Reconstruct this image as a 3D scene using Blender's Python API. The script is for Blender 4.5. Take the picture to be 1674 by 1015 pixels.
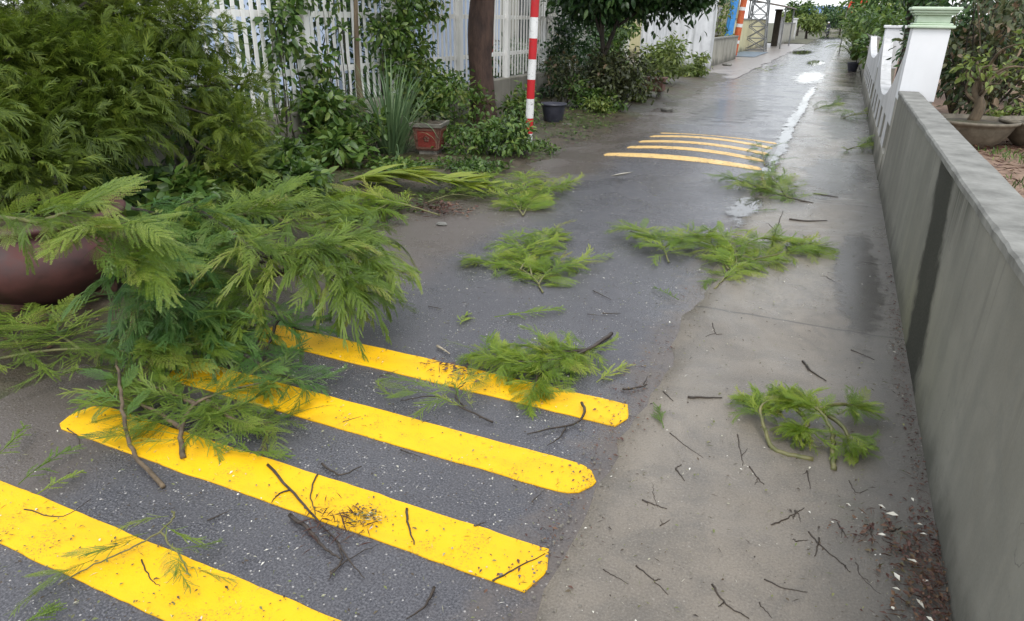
import bpy, math, random
import numpy as np
from mathutils import Vector, Matrix

S = bpy.context.scene
for o in list(bpy.data.objects):
    bpy.data.objects.remove(o)
RAD = math.radians
# ------------------------------------------------------------------ camera
CAM_H = 1.70
F_PX, IMG_W, IMG_H = 1140.0, 1674.0, 1015.0
PITCH, YAW, ROLL = RAD(22.838), RAD(23.805), RAD(1.0)
cam_d = bpy.data.cameras.new('camera')
cam_d.sensor_width = 36.0
cam_d.lens = F_PX / IMG_W * 36.0
cam_d.clip_start = 0.05
cam_d.clip_end = 3000
cam = bpy.data.objects.new('camera', cam_d)
S.collection.objects.link(cam)
CAM_R = (Matrix.Rotation(YAW, 4, 'Z') @ Matrix.Rotation(math.pi / 2 - PITCH, 4, 'X') @ Matrix.Rotation(ROLL, 4, 'Z'))
cam.matrix_world = Matrix.Translation((0, 0, CAM_H)) @ CAM_R
S.camera = cam
# ------------------------------------------------------------------ sky, sun, exposure
SUN_EL, SUN_AZ = RAD(55), RAD(150)          # azimuth from +Y towards +X
w = bpy.data.worlds.new('World')
S.world = w
w.use_nodes = True
nt = w.node_tree
nt.nodes.clear()
sky = nt.nodes.new('ShaderNodeTexSky')
sky.sky_type = 'NISHITA'
sky.sun_disc = False
sky.sun_elevation = SUN_EL
sky.sun_rotation = SUN_AZ
sky.air_density = 1.2
sky.dust_density = 1.2
sky.ozone_density = 1.0
hsv = nt.nodes.new('ShaderNodeHueSaturation')
hsv.inputs['Saturation'].default_value = 0.38      # an overcast, milky sky
bg = nt.nodes.new('ShaderNodeBackground')
bg.inputs['Strength'].default_value = 0.145
out = nt.nodes.new('ShaderNodeOutputWorld')
nt.links.new(sky.outputs[0], hsv.inputs['Color'])
cloud_mix = nt.nodes.new('ShaderNodeMix')          # even cloud cover over the clear-sky model
cloud_mix.data_type = 'RGBA'
cloud_mix.inputs[0].default_value = 0.65
cloud_mix.inputs[7].default_value = (6.3, 6.55, 6.9, 1)
nt.links.new(hsv.outputs[0], cloud_mix.inputs[6])
nt.links.new(cloud_mix.outputs[2], bg.inputs['Color'])
nt.links.new(bg.outputs[0], out.inputs['Surface'])
sun_d = bpy.data.lights.new('sun', 'SUN')
sun_d.energy = 0.9
sun_d.angle = RAD(22)
sun_d.color = (1.0, 0.96, 0.90)
sun = bpy.data.objects.new('sun', sun_d)
S.collection.objects.link(sun)
sdir = Vector((math.sin(SUN_AZ) * math.cos(SUN_EL), math.cos(SUN_AZ) * math.cos(SUN_EL), math.sin(SUN_EL)))
sun.rotation_euler = sdir.to_track_quat('Z', 'Y').to_euler()
S.view_settings.view_transform = 'Standard'
S.view_settings.look = 'None'
S.view_settings.gamma = 1.0
S.view_settings.use_curve_mapping = False
S.view_settings.exposure = 0.85
S.render.engine = 'CYCLES'

# ------------------------------------------------------------------ helpers
col = S.collection
rnd = random.Random(7)


def ray(u, v):
    d = Vector((u - IMG_W / 2, IMG_H / 2 - v, -F_PX))
    return (CAM_R.to_3x3() @ d).normalized()


def at(u, v, z=0.0):
    """point of the plane of height z seen at photo position (u, v)"""
    d = ray(u, v)
    t = (z - CAM_H) / d.z
    return Vector((d.x * t, d.y * t, z))


def atd(u, v, dist):
    return Vector((0, 0, CAM_H)) + ray(u, v) * dist


def onX(u, v, X):
    d = ray(u, v)
    t = X / d.x
    return Vector((X, d.y * t, CAM_H + d.z * t))


def onY(u, v, Y):
    d = ray(u, v)
    t = Y / d.y
    return Vector((d.x * t, Y, CAM_H + d.z * t))


def tag(o, label=None, cat=None, group=None, kind=None):
    if label: o['label'] = label
    if cat: o['category'] = cat
    if group: o['group'] = group
    if kind: o['kind'] = kind
    return o


def empty(name, loc, label=None, cat=None, group=None, rz=0.0):
    o = bpy.data.objects.new(name, None)
    o.empty_display_size = 0.1
    o.location = loc
    o.rotation_euler = (0, 0, rz)
    col.objects.link(o)
    return tag(o, label, cat, group)


def child(o, parent):
    """keep world placement: meshes are written in world coordinates"""
    if parent is not None:
        o.parent = parent
        pm = parent.get('_pm')
        o.matrix_parent_inverse = world_of(parent).inverted()
    return o


def world_of(o):
    m = Matrix.LocRotScale(o.location, o.rotation_euler, o.scale)
    if o.parent:
        m = world_of(o.parent) @ o.matrix_parent_inverse @ m
    return m


def link_mesh(name, me, mat=None, parent=None, smooth=False):
    if mat is not None:
        me.materials.append(mat)
    if smooth:
        me.polygons.foreach_set('use_smooth', np.ones(len(me.polygons), dtype=bool))
    o = bpy.data.objects.new(name, me)
    col.objects.link(o)
    child(o, parent)
    return o


class MB:
    def __init__(s):
        s.v = []; s.f = []

    def add(s, vs, fs):
        n = len(s.v)
        s.v.extend([tuple(p) for p in vs])
        s.f.extend([tuple(i + n for i in f) for f in fs])
        return s

    def box(s, x0, x1, y0, y1, z0, z1, M=None, bev=0.0):
        if bev:
            b = bev
            vs = []
            for (z, i) in ((z0, b), (z0 + b, 0), (z1 - b, 0), (z1, b)):
                vs += [(x0 + i, y0 + i, z), (x1 - i, y0 + i, z), (x1 - i, y1 - i, z), (x0 + i, y1 - i, z)]
            fs = [(3, 2, 1, 0), (12, 13, 14, 15)]
            for k in range(3):
                for j in range(4):
                    a = k * 4 + j; c = k * 4 + (j + 1) % 4
                    fs.append((a, c, c + 4, a + 4))
        else:
            vs = [(x0, y0, z0), (x1, y0, z0), (x1, y1, z0), (x0, y1, z0), (x0, y0, z1), (x1, y0, z1), (x1, y1, z1), (x0, y1, z1)]
            fs = [(3, 2, 1, 0), (4, 5, 6, 7), (0, 1, 5, 4), (1, 2, 6, 5), (2, 3, 7, 6), (3, 0, 4, 7)]
        if M is not None:
            vs = [M @ Vector(p) for p in vs]
        return s.add(vs, fs)

    def tube(s, pts, rad, n=6, cap=True):
        pts = [Vector(p) for p in pts]
        m = len(pts)
        if not hasattr(rad, '__len__'): rad = [rad] * m
        vs = []; fs = []
        ref = None
        for i, p in enumerate(pts):
            t = (pts[min(i + 1, m - 1)] - pts[max(i - 1, 0)]).normalized()
            if ref is None:
                ref = Vector((0, 0, 1)) if abs(t.z) < 0.9 else Vector((1, 0, 0))
            a = t.cross(ref).normalized()
            b = a.cross(t).normalized()
            ref = b
            for k in range(n):
                q = 2 * math.pi * k / n
                vs.append(p + (a * math.cos(q) + b * math.sin(q)) * rad[i])
        for i in range(m - 1):
            for k in range(n):
                a = i * n + k; b = i * n + (k + 1) % n
                fs.append((a, b, b + n, a + n))
        if cap:
            fs.append(tuple(range(n - 1, -1, -1)))
            fs.append(tuple((m - 1) * n + k for k in range(n)))
        return s.add(vs, fs)

    def lathe(s, prof, n=24, c=(0, 0, 0), sx=1.0, sy=1.0, wob=0.0):
        vs = []; fs = []
        for (r, z) in prof:
            for k in range(n):
                q = 2 * math.pi * k / n
                vs.append((c[0] + r * sx * math.cos(q), c[1] + r * sy * math.sin(q), c[2] + z))
        m = len(prof)
        for i in range(m - 1):
            for k in range(n):
                a = i * n + k; b = i * n + (k + 1) % n
                fs.append((a, b, b + n, a + n))
        fs.append(tuple(range(n - 1, -1, -1)))
        fs.append(tuple((m - 1) * n + k for k in range(n)))
        return s.add(vs, fs)

    def mesh(s, name):
        me = bpy.data.meshes.new(name)
        me.from_pydata(s.v, [], s.f)
        me.update()
        return me

    def build(s, name, mat=None, parent=None, smooth=False):
        return link_mesh(name, s.mesh(name), mat, parent, smooth)


def mesh_np(name, V, T):
    """numpy vertices and triangles"""
    me = bpy.data.meshes.new(name)
    nv, nt_ = len(V), len(T)
    me.vertices.add(nv); me.vertices.foreach_set('co', np.asarray(V, dtype=np.float32).ravel())
    me.loops.add(nt_ * 3); me.loops.foreach_set('vertex_index', np.asarray(T, dtype=np.int32).ravel())
    me.polygons.add(nt_)
    me.polygons.foreach_set('loop_start', np.arange(0, nt_ * 3, 3, dtype=np.int32))
    me.update(calc_edges=True)
    return me


def tris(fs):
    T = []
    for f in fs:
        for k in range(1, len(f) - 1):
            T.append((f[0], f[k], f[k + 1]))
    return np.array(T, dtype=np.int32)


def spline(pts, n):
    """Catmull-Rom samples through pts"""
    P = [Vector(p) for p in pts]
    if len(P) == 2:
        return [P[0].lerp(P[1], i / (n - 1)) for i in range(n)]
    P = [P[0] * 2 - P[1]] + P + [P[-1] * 2 - P[-2]]
    segs = len(P) - 3
    out_ = []
    for i in range(n):
        t = i / (n - 1) * segs
        k = min(int(t), segs - 1); t -= k
        a, b, c, d = P[k:k + 4]
        out_.append(0.5 * ((2 * b) + (c - a) * t + (2 * a - 5 * b + 4 * c - d) * t * t + (3 * b - a - 3 * c + d) * t ** 3))
    return out_


# ------------------------------------------------------------------ materials
class NT:
    def __init__(s, name):
        s.m = bpy.data.materials.new(name)
        s.m.use_nodes = True
        s.t = s.m.node_tree
        s.b = s.t.nodes['Principled BSDF']
        s.out = s.t.nodes['Material Output']
        s.co = s.n('ShaderNodeTexCoord').outputs['Object']

    def n(s, typ, **kw):
        q = s.t.nodes.new(typ)
        for k, v in kw.items(): setattr(q, k, v)
        return q

    def link(s, a, b):
        s.t.links.new(a, b)

    def setin(s, node, key, val):
        if hasattr(val, 'is_linked') or isinstance(val, bpy.types.NodeSocket):
            s.link(val, node.inputs[key])
        else:
            node.inputs[key].default_value = val

    def noise(s, scale, detail=4, rough=0.6, vec=None, dist=0.0):
        q = s.n('ShaderNodeTexNoise')
        s.link(vec or s.co, q.inputs['Vector'])
        q.inputs['Scale'].default_value = scale
        q.inputs['Detail'].default_value = detail
        q.inputs['Roughness'].default_value = rough
        q.inputs['Distortion'].default_value = dist
        return q.outputs['Fac']

    def voro(s, scale, feature='F1', out_='Distance', vec=None):
        q = s.n('ShaderNodeTexVoronoi', feature=feature)
        s.link(vec or s.co, q.inputs['Vector'])
        q.inputs['Scale'].default_value = scale
        return q.outputs[out_]

    def ramp(s, fac, stops, interp='LINEAR'):
        q = s.n('ShaderNodeValToRGB')
        s.link(fac, q.inputs['Fac'])
        q.color_ramp.interpolation = interp
        e = q.color_ramp.elements
        while len(e) < len(stops): e.new(0.5)
        for i, (p, c) in enumerate(stops):
            e[i].position = p
            e[i].color = (c, c, c, 1) if not hasattr(c, '__len__') else (*c, 1)
        return q.outputs['Color']

    def math(s, op, a, b=0.0, clamp=False):
        q = s.n('ShaderNodeMath', operation=op)
        q.use_clamp = clamp
        s.setin(q, 0, a); s.setin(q, 1, b)
        return q.outputs[0]

    def mapr(s, v, a, b, c=0.0, d=1.0, smooth=False):
        q = s.n('ShaderNodeMapRange')
        q.clamp = True
        if smooth: q.interpolation_type = 'SMOOTHSTEP'
        s.setin(q, 'Value', v)
        for k, x in zip(('From Min', 'From Max', 'To Min', 'To Max'), (a, b, c, d)):
            s.setin(q, k, x)
        return q.outputs[0]

    def mix(s, fac, a, b, mode='MIX'):
        q = s.n('ShaderNodeMix', data_type='RGBA', blend_type=mode)
        s.setin(q, 0, fac)
        for key, x in ((6, a), (7, b)):
            if hasattr(x, '__len__') and not isinstance(x, bpy.types.NodeSocket): x = (*x, 1) if len(x) == 3 else x
            s.setin(q, key, x)
        return q.outputs[2]

    def sep(s):
        q = s.n('ShaderNodeSeparateXYZ')
        s.link(s.co, q.inputs[0])
        return q.outputs

    def scaled(s, sx, sy, sz):
        q = s.n('ShaderNodeMapping')
        s.link(s.co, q.inputs[0])
        q.inputs['Scale'].default_value = (sx, sy, sz)
        return q.outputs[0]

    def bump(s, h, strength=0.3, dist=0.01):
        q = s.n('ShaderNodeBump')
        q.inputs['Strength'].default_value = strength
        q.inputs['Distance'].default_value = dist
        s.link(h, q.inputs['Height'])
        s.link(q.outputs[0], s.b.inputs['Normal'])

    def base(s, c):
        if hasattr(c, '__len__') and not isinstance(c, bpy.types.NodeSocket): c = (*c, 1)
        s.setin(s.b, 'Base Color', c)

    def rough(s, r):
        s.setin(s.b, 'Roughness', r)


def mat_asphalt():
    k = NT('wet_asphalt')
    x, y, z = k.sep()
    big = k.noise(0.9, 5, 0.6)
    mid = k.noise(7, 5, 0.65)
    fine = k.noise(120, 3, 0.75)
    grey = k.ramp(fine, [(0.34, (0.020, 0.020, 0.024)), (0.5, (0.058, 0.057, 0.066)), (0.68, (0.17, 0.168, 0.18))])
    grey = k.mix(k.mapr(mid, 0.35, 0.7, 0.0, 0.5), grey, (0.092, 0.088, 0.094), 'MIX')
    # pale aggregate and grit
    cell = k.n('ShaderNodeTexVoronoi'); k.link(k.co, cell.inputs['Vector']); cell.inputs['Scale'].default_value = 75
    d = cell.outputs['Distance']
    sc = k.n('ShaderNodeSeparateColor'); k.link(cell.outputs['Color'], sc.inputs[0])
    pick = k.math('GREATER_THAN', sc.outputs[0], 0.72)
    dot = k.math('MULTIPLY', k.math('LESS_THAN', d, k.mapr(sc.outputs[1], 0, 1, 0.06, 0.34)), pick)
    grey = k.mix(k.math('MULTIPLY', dot, 0.85), grey, k.mix(sc.outputs[2], (0.15, 0.14, 0.13), (0.46, 0.44, 0.42)))
    # silt washed onto the edges of the asphalt and in patches
    e1 = k.mapr(k.math('ADD', x, k.mapr(mid, 0, 1, -0.3, 0.3)), -0.86, -0.55, 0, 1, True)
    e2 = k.mapr(k.math('ADD', x, k.mapr(big, 0, 1, -0.7, 0.7)), -2.2, -2.75, 0, 1, True)
    silt = k.math('MAXIMUM', k.math('MULTIPLY', e1, 0.9), k.math('MULTIPLY', e2, 0.85))
    silt = k.math('MAXIMUM', silt, k.mapr(big, 0.62, 0.8, 0, 0.5))
    grey = k.mix(k.math('MULTIPLY', silt, k.mapr(fine, 0.3, 0.7, 0.45, 1)), grey, (0.125, 0.100, 0.080))
    k.base(grey)
    wet = k.noise(1.6, 4, 0.6, dist=0.6)
    farwet = k.mapr(y, 4.0, 14.0, 0.0, 0.13)
    r = k.math('SUBTRACT', k.mapr(wet, 0.35, 0.65, 0.20, 0.44), farwet)
    k.rough(k.math('ADD', r, k.mapr(fine, 0.3, 0.7, -0.06, 0.08)))
    h = k.math('ADD', k.math('MULTIPLY', fine, 0.5), k.math('MULTIPLY', k.mapr(d, 0, 0.5, 1, 0), 0.5))
    k.bump(h, 0.42, 0.006)
    return k.m


def mat_concrete_lane():
    k = NT('damp_concrete')
    x, y, z = k.sep()
    big = k.noise(0.7, 5, 0.6, dist=0.5)
    mid = k.noise(5, 6, 0.65)
    fine = k.noise(120, 4, 0.7)
    c = k.ramp(big, [(0.28, (0.085, 0.076, 0.066)), (0.45, (0.165, 0.142, 0.114)), (0.6, (0.215, 0.184, 0.146)), (0.75, (0.25, 0.215, 0.168))])
    c = k.mix(k.mapr(mid, 0.45, 0.7, 0, 0.6), c, (0.105, 0.094, 0.080))
    blot = k.noise(2.6, 6, 0.7, dist=1.2)
    c = k.mix(k.mapr(blot, 0.52, 0.60, 0, 0.45), c, (0.120, 0.108, 0.092))
    c = k.mix(k.mapr(fine, 0.5, 0.72, 0, 0.6), c, (0.30, 0.27, 0.23))
    c = k.mix(k.mapr(fine, 0.46, 0.30, 0, 0.6), c, (0.075, 0.066, 0.056))
    # damp darker concrete along the foot of the wall
    e = k.mapr(k.math('ADD', x, k.mapr(big, 0, 1, -0.55, 0.55)), 0.12, 0.5, 0, 1, True)
    c = k.mix(k.math('MULTIPLY', e, 0.62), c, (0.095, 0.092, 0.084))
    moss = k.math('MULTIPLY', k.mapr(k.noise(2.3, 5, 0.7), 0.56, 0.72), k.mapr(x, 0.1, 0.55))
    c = k.mix(k.math('MULTIPLY', moss, 0.6), c, (0.09, 0.10, 0.045))
    # grit
    cell = k.n('ShaderNodeTexVoronoi'); k.link(k.co, cell.inputs['Vector']); cell.inputs['Scale'].default_value = 55
    sc = k.n('ShaderNodeSeparateColor'); k.link(cell.outputs['Color'], sc.inputs[0])
    dot = k.math('MULTIPLY', k.math('LESS_THAN', cell.outputs['Distance'], k.mapr(sc.outputs[1], 0, 1, 0.03, 0.22)), k.math('GREATER_THAN', sc.outputs[0], 0.86))
    c = k.mix(k.math('MULTIPLY', dot, 0.8), c, k.mix(sc.outputs[2], (0.09, 0.07, 0.05), (0.5, 0.47, 0.42)))
    # casting joints across the lane
    for yj in (4.28, 7.7, 11.1, 14.6, 18.0, 21.5):
        dj = k.math('ABSOLUTE', k.math('SUBTRACT', k.math('ADD', y, k.mapr(mid, 0, 1, -0.03, 0.03)), yj))
        c = k.mix(k.mapr(dj, 0.004, 0.014, 0.75, 0), c, (0.05, 0.045, 0.04))
    k.base(c)
    wet = k.noise(1.1, 4, 0.65, dist=0.8)
    farwet = k.mapr(y, 4.0, 14.0, 0.0, 0.18)
    k.rough(k.math('SUBTRACT', k.mapr(wet, 0.35, 0.62, 0.20, 0.5), farwet))
    k.bump(k.math('ADD', fine, k.math('MULTIPLY', mid, 1.2)), 0.4, 0.006)
    return k.m


def mat_soil():
    k = NT('wet_verge_soil')
    a = k.noise(5, 6, 0.65); b = k.noise(1.3, 4, 0.6); f = k.noise(60, 4, 0.7)
    c = k.ramp(a, [(0.3, (0.028, 0.022, 0.015)), (0.55, (0.070, 0.054, 0.036)), (0.75, (0.125, 0.098, 0.066))])
    c = k.mix(k.math('MULTIPLY', k.mapr(b, 0.45, 0.62), k.mapr(f, 0.4, 0.6, 0.3, 0.9)), c, (0.060, 0.070, 0.022))
    c = k.mix(k.mapr(f, 0.58, 0.75, 0, 0.6), c, (0.19, 0.16, 0.12))
    k.base(c); k.rough(k.mapr(a, 0.3, 0.7, 0.3, 0.7))
    k.bump(k.math('ADD', a, k.math('MULTIPLY', f, 0.4)), 0.8, 0.03)
    return k.m


def mat_paint(name, c0, worn=0.0, lo=0.3, chip=0.0):
    k = NT(name)
    mid = k.noise(6, 5, 0.65)
    fine = k.noise(110, 4, 0.75)
    c = k.mix(k.mapr(mid, 0.35, 0.7, 0, 0.55), c0, tuple(q * 0.82 for q in c0))
    dirt = k.mapr(k.math('MULTIPLY', k.mapr(mid, 0.45, 0.7), k.mapr(fine, 0.5, 0.66)), 0.12, 0.6, 0, 0.85 + worn * .1)
    c = k.mix(dirt, c, (0.10, 0.085, 0.05))
    if chip:
        ch = k.math('MULTIPLY', k.mapr(k.noise(3.1, 4, 0.6), 0.42, 0.62), k.mapr(k.noise(70, 5, 0.8), 0.60, 0.64))
        c = k.mix(k.math('MULTIPLY', ch, chip), c, (0.16, 0.12, 0.06))
        smear = k.mapr(k.noise(1.0, 5, 0.65, vec=k.scaled(2.0, 7.0, 1)), 0.5, 0.75, 0, 0.32)
        c = k.mix(smear, c, (0.50, 0.27, 0.02))
    if worn:
        c = k.mix(k.mapr(k.noise(26, 5, 0.75), 0.60 - worn * 0.2, 0.68 - worn * 0.2, 0, 0.9), c, (0.11, 0.095, 0.085))
    k.base(c)
    k.rough(k.mapr(mid, 0.3, 0.7, lo, 0.6))
    k.b.inputs['Specular IOR Level'].default_value = 0.3
    k.bump(fine, 0.25, 0.003)
    return k.m


def mat_plaster_wall():
    k = NT('grey_cement_render')
    x, y, z = k.sep()
    big = k.noise(1.3, 5, 0.6)
    st = k.noise(1.0, 4, 0.6, vec=k.scaled(3.5, 3.5, 0.25))
    fine = k.noise(90, 4, 0.7)
    c = k.ramp(big, [(0.3, (0.165, 0.160, 0.134)), (0.5, (0.215, 0.209, 0.178)), (0.7, (0.262, 0.256, 0.220))])
    c = k.mix(k.mapr(st, 0.45, 0.7, 0, 0.6), c, (0.145, 0.146, 0.124))
    c = k.mix(k.mapr(k.noise(4.5, 6, 0.7, dist=1.0), 0.5, 0.66, 0, 0.5), c, (0.165, 0.166, 0.145))
    pit = k.voro(26)
    c = k.mix(k.math('MULTIPLY', k.mapr(pit, 0.05, 0.11, 0.7, 0), k.mapr(big, 0.5, 0.6)), c, (0.07, 0.07, 0.06))
    c = k.mix(k.mapr(fine, 0.4, 0.8, 0, 0.25), c, (0.28, 0.28, 0.26))
    # old drip stain left by a leaking spout, and damp along the foot
    wob = k.math('MULTIPLY', k.math('SUBTRACT', k.noise(4.5, 6, 0.7), 0.5), 0.42)
    dy = k.math('ABSOLUTE', k.math('ADD', k.math('SUBTRACT', y, k.mapr(z, 0.0, 1.0, 3.88, 4.34)), wob))
    wid = k.mapr(z, 0.0, 1.0, 0.40, 0.34)
    drip = k.mapr(k.math('DIVIDE', dy, wid), 0.60, 1.10, 1, 0, True)
    dy2 = k.math('ABSOLUTE', k.math('SUBTRACT', y, 3.70))
    drip2 = k.math('MULTIPLY', k.mapr(k.math('DIVIDE', dy2, 0.42), 0.2, 1.0, 1, 0, True), k.mapr(z, 0.62, 1.0, 0, 0.75))
    drip2 = k.math('MULTIPLY', drip2, k.mapr(k.noise(1.0, 3, 0.6, vec=k.scaled(14, 14, 0.7)), 0.35, 0.6))
    foot = k.mapr(k.math('ADD', z, k.math('MULTIPLY', wob, 0.9)), 0.0, 0.22, 0.6, 0, True)
    runs = k.math('MULTIPLY', k.mapr(k.noise(1.0, 4, 0.7, vec=k.scaled(9, 9, 0.3)), 0.56, 0.7, 0, 0.5), k.mapr(z, 0.45, 1.0, 0.1, 1.0))
    foot = k.math('MAXIMUM', foot, runs)
    vc = k.n('ShaderNodeTexVoronoi', feature='DISTANCE_TO_EDGE'); vc.inputs['Scale'].default_value = 0.8
    wv = k.n('ShaderNodeVectorMath', operation='ADD'); k.link(k.co, wv.inputs[0])
    nv = k.n('ShaderNodeTexNoise'); nv.inputs['Scale'].default_value = 3.0; nv.inputs['Detail'].default_value = 5; k.link(k.co, nv.inputs['Vector']); k.link(nv.outputs['Color'], wv.inputs[1]); k.link(wv.outputs[0], vc.inputs['Vector'])
    foot = k.math('MAXIMUM', foot, k.math('MULTIPLY', k.mapr(vc.outputs['Distance'], 0.0, 0.004, 0.65, 0), k.mapr(big, 0.5, 0.56)))
    dark = k.math('MAXIMUM', k.math('MAXIMUM', drip, drip2), foot)
    dark = k.math('MULTIPLY', dark, k.mapr(fine, 0.2, 0.6, 0.8, 1.0))
    c = k.mix(k.math('MULTIPLY', dark, 0.93), c, (0.022, 0.023, 0.017))
    alg = k.math('MULTIPLY', k.mapr(k.math('ABSOLUTE', k.math('SUBTRACT', y, 4.2)), 0.2, 1.6, 1, 0), k.mapr(z, 0.0, 0.75, 1, 0))
    c = k.mix(k.math('MULTIPLY', k.math('MULTIPLY', alg, k.mapr(big, 0.4, 0.6, 0.2, 0.7)), k.math('SUBTRACT', 1.0, dark)), c, (0.16, 0.155, 0.075))
    k.base(c)
    k.rough(0.85)
    k.b.inputs['Specular IOR Level'].default_value = 0.15
    k.bump(k.math('ADD', fine, big), 0.15, 0.004)
    return k.m


def mat_simple(name, c0, c1, scale=8.0, rough=0.6, bump=0.2, stretch=None, detail=5, rlo=None, dist=0.004):
    k = NT(name)
    v = k.scaled(*stretch) if stretch else None
    nz = k.noise(scale, detail, 0.65, vec=v)
    k.base(k.ramp(nz, [(0.3, c0), (0.7, c1)]))
    if rlo is not None: k.rough(k.mapr(nz, 0.3, 0.7, rlo, rough))
    else: k.rough(rough)
    if bump: k.bump(nz, bump, dist)
    return k.m


def mat_stained(name, c0, c1, stain, amt=0.7, zfoot=0.4, foot=(0.06, 0.06, 0.045), rough=0.7):
    """painted masonry with vertical run-off streaks and a damp foot"""
    k = NT(name)
    x, y, z = k.sep()
    big = k.noise(2.0, 5, 0.6)
    st = k.noise(1.0, 5, 0.65, vec=k.scaled(5, 5, 0.35))
    c = k.ramp(big, [(0.3, c0), (0.7, c1)])
    c = k.mix(k.mapr(st, 0.5, 0.72, 0, amt), c, stain)
    c = k.mix(k.mapr(k.math('ADD', z, k.mapr(big, 0, 1, -zfoot, zfoot)), 0.0, zfoot, 0.8, 0, True), c, foot)
    k.base(c)
    k.rough(rough)
    k.bump(k.noise(60, 4, 0.7), 0.15, 0.004)
    return k.m


def mat_leaf(name, stops, transl=0.3, rough=0.42, obj_rand=0.35, dead=0.0):
    """leaf tissue: tint differs from leaf to leaf, some light passes through"""
    k = NT(name)
    geo = k.n('ShaderNodeNewGeometry')
    oi = k.n('ShaderNodeObjectInfo')
    f = k.math('ADD', k.math('MULTIPLY', geo.outputs['Random Per Island'], 1 - obj_rand), k.math('MULTIPLY', oi.outputs['Random'], obj_rand))
    f = k.math('ADD', f, k.mapr(k.noise(2.5, 3, 0.6), 0.3, 0.7, -0.22, 0.22), clamp=True)
    c = k.ramp(f, stops)
    k.base(c)
    k.rough(rough)
    tr = k.n('ShaderNodeBsdfTranslucent')
    k.link(k.mix(0.5, c, (1.0, 0.95, 0.3), 'MULTIPLY') if False else c, tr.inputs['Color'])
    ms = k.n('ShaderNodeMixShader')
    ms.inputs[0].default_value = transl
    k.link(k.b.outputs[0], ms.inputs[1]); k.link(tr.outputs[0], ms.inputs[2])
    k.link(ms.outputs[0], k.out.inputs['Surface'])
    return k.m


M = {}
M['asphalt'] = mat_asphalt()
M['lane'] = mat_concrete_lane()
M['yellow'] = mat_paint('yellow_thermoplastic', (0.90, 0.505, 0.004), lo=0.45, chip=0.5)
M['yellow_worn'] = mat_paint('worn_yellow_paint', (0.75, 0.50, 0.19), worn=0.25)
M['cement'] = mat_plaster_wall()
M['coping'] = mat_simple('cement_coping', (0.105, 0.104, 0.092), (0.27, 0.268, 0.245), 6, 0.8, 0.5, detail=8)
M['soil'] = mat_soil()
M['ground'] = mat_simple('far_ground', (0.05, 0.055, 0.025), (0.11, 0.10, 0.06), 1.2, 0.8, 0.4)
M['apron'] = mat_simple('pale_paving', (0.17, 0.155, 0.14), (0.32, 0.29, 0.27), 1.6, 0.5, 0.3, rlo=0.25)
M['yard'] = mat_simple('red_brown_yard_soil', (0.10, 0.055, 0.035), (0.30, 0.20, 0.14), 9, 0.8, 0.9, dist=0.02)
M['white_wall'] = mat_stained('white_lime_wall', (0.48, 0.48, 0.48), (0.66, 0.66, 0.66), (0.28, 0.285, 0.27), 0.75, 0.35, (0.17, 0.17, 0.14))
M['pillar_white'] = mat_stained('white_pillar_paint', (0.72, 0.73, 0.75), (0.80, 0.81, 0.83), (0.62, 0.63, 0.63), 0.25, 0.3, (0.5, 0.5, 0.48))
M['mint'] = mat_simple('pale_green_moulding', (0.44, 0.55, 0.40), (0.56, 0.66, 0.52), 9, 0.6, 0.2)
M['dark_gap'] = mat_simple('shadowed_cavity', (0.03, 0.03, 0.028), (0.05, 0.05, 0.045), 8, 0.9, 0)
M['fence_white'] = mat_stained('weathered_white_paint', (0.72, 0.71, 0.68), (0.84, 0.83, 0.80), (0.45, 0.45, 0.38), 0.45, 0.02, (0.4, 0.4, 0.35), 0.55)
M['base_wall'] = mat_stained('mossy_fence_footing', (0.17, 0.16, 0.13), (0.28, 0.26, 0.22), (0.07, 0.075, 0.04), 0.7, 0.3)
M['bark_red'] = mat_simple('reddish_bark', (0.022, 0.012, 0.009), (0.088, 0.050, 0.036), 9, 0.85, 1.0, (1, 1, 0.3), dist=0.03)
M['bark_dark'] = mat_simple('dark_bark', (0.014, 0.011, 0.008), (0.055, 0.043, 0.030), 10, 0.85, 0.8, (1, 1, 0.35), dist=0.02)
M['bark_peel'] = mat_simple('peeling_brown_bark', (0.035, 0.024, 0.014), (0.19, 0.14, 0.085), 14, 0.8, 0.8, (1, 1, 0.25), dist=0.01)
M['green_stem'] = mat_simple('green_stem', (0.085, 0.10, 0.030), (0.20, 0.18, 0.075), 20, 0.5, 0.2)
M['twig'] = mat_simple('wet_twig', (0.014, 0.010, 0.007), (0.065, 0.046, 0.032), 30, 0.45, 0.4)
M['twig_pale'] = mat_simple('stripped_pale_twig', (0.25, 0.21, 0.15), (0.55, 0.49, 0.38), 30, 0.6, 0.3)
M['red'] = mat_paint('red_pole_paint', (0.50, 0.022, 0.028), lo=0.35, chip=0.0, worn=0.02)
M['white'] = mat_paint('white_pole_paint', (0.74, 0.74, 0.73), lo=0.35, worn=0.05)
M['maroon'] = mat_simple('maroon_glaze', (0.030, 0.012, 0.011), (0.095, 0.030, 0.025), 5, 0.8, 0.3, rlo=0.45)
M['terracotta'] = mat_simple('terracotta', (0.10, 0.045, 0.032), (0.20, 0.095, 0.065), 9, 0.7, 0.3)
M['red_tile'] = mat_simple('red_glazed_panel', (0.16, 0.024, 0.020), (0.27, 0.055, 0.044), 12, 0.4, 0.2)
M['pot_grey'] = mat_simple('mossy_pot_rim', (0.09, 0.085, 0.07), (0.22, 0.20, 0.17), 12, 0.75, 0.4)
M['blue_plastic'] = mat_simple('faded_dark_blue_plastic', (0.022, 0.023, 0.036), (0.055, 0.056, 0.075), 8, 0.4, 0.1)
M['bowl'] = mat_simple('weathered_stoneware', (0.085, 0.070, 0.050), (0.22, 0.19, 0.14), 10, 0.65, 0.3)
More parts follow.
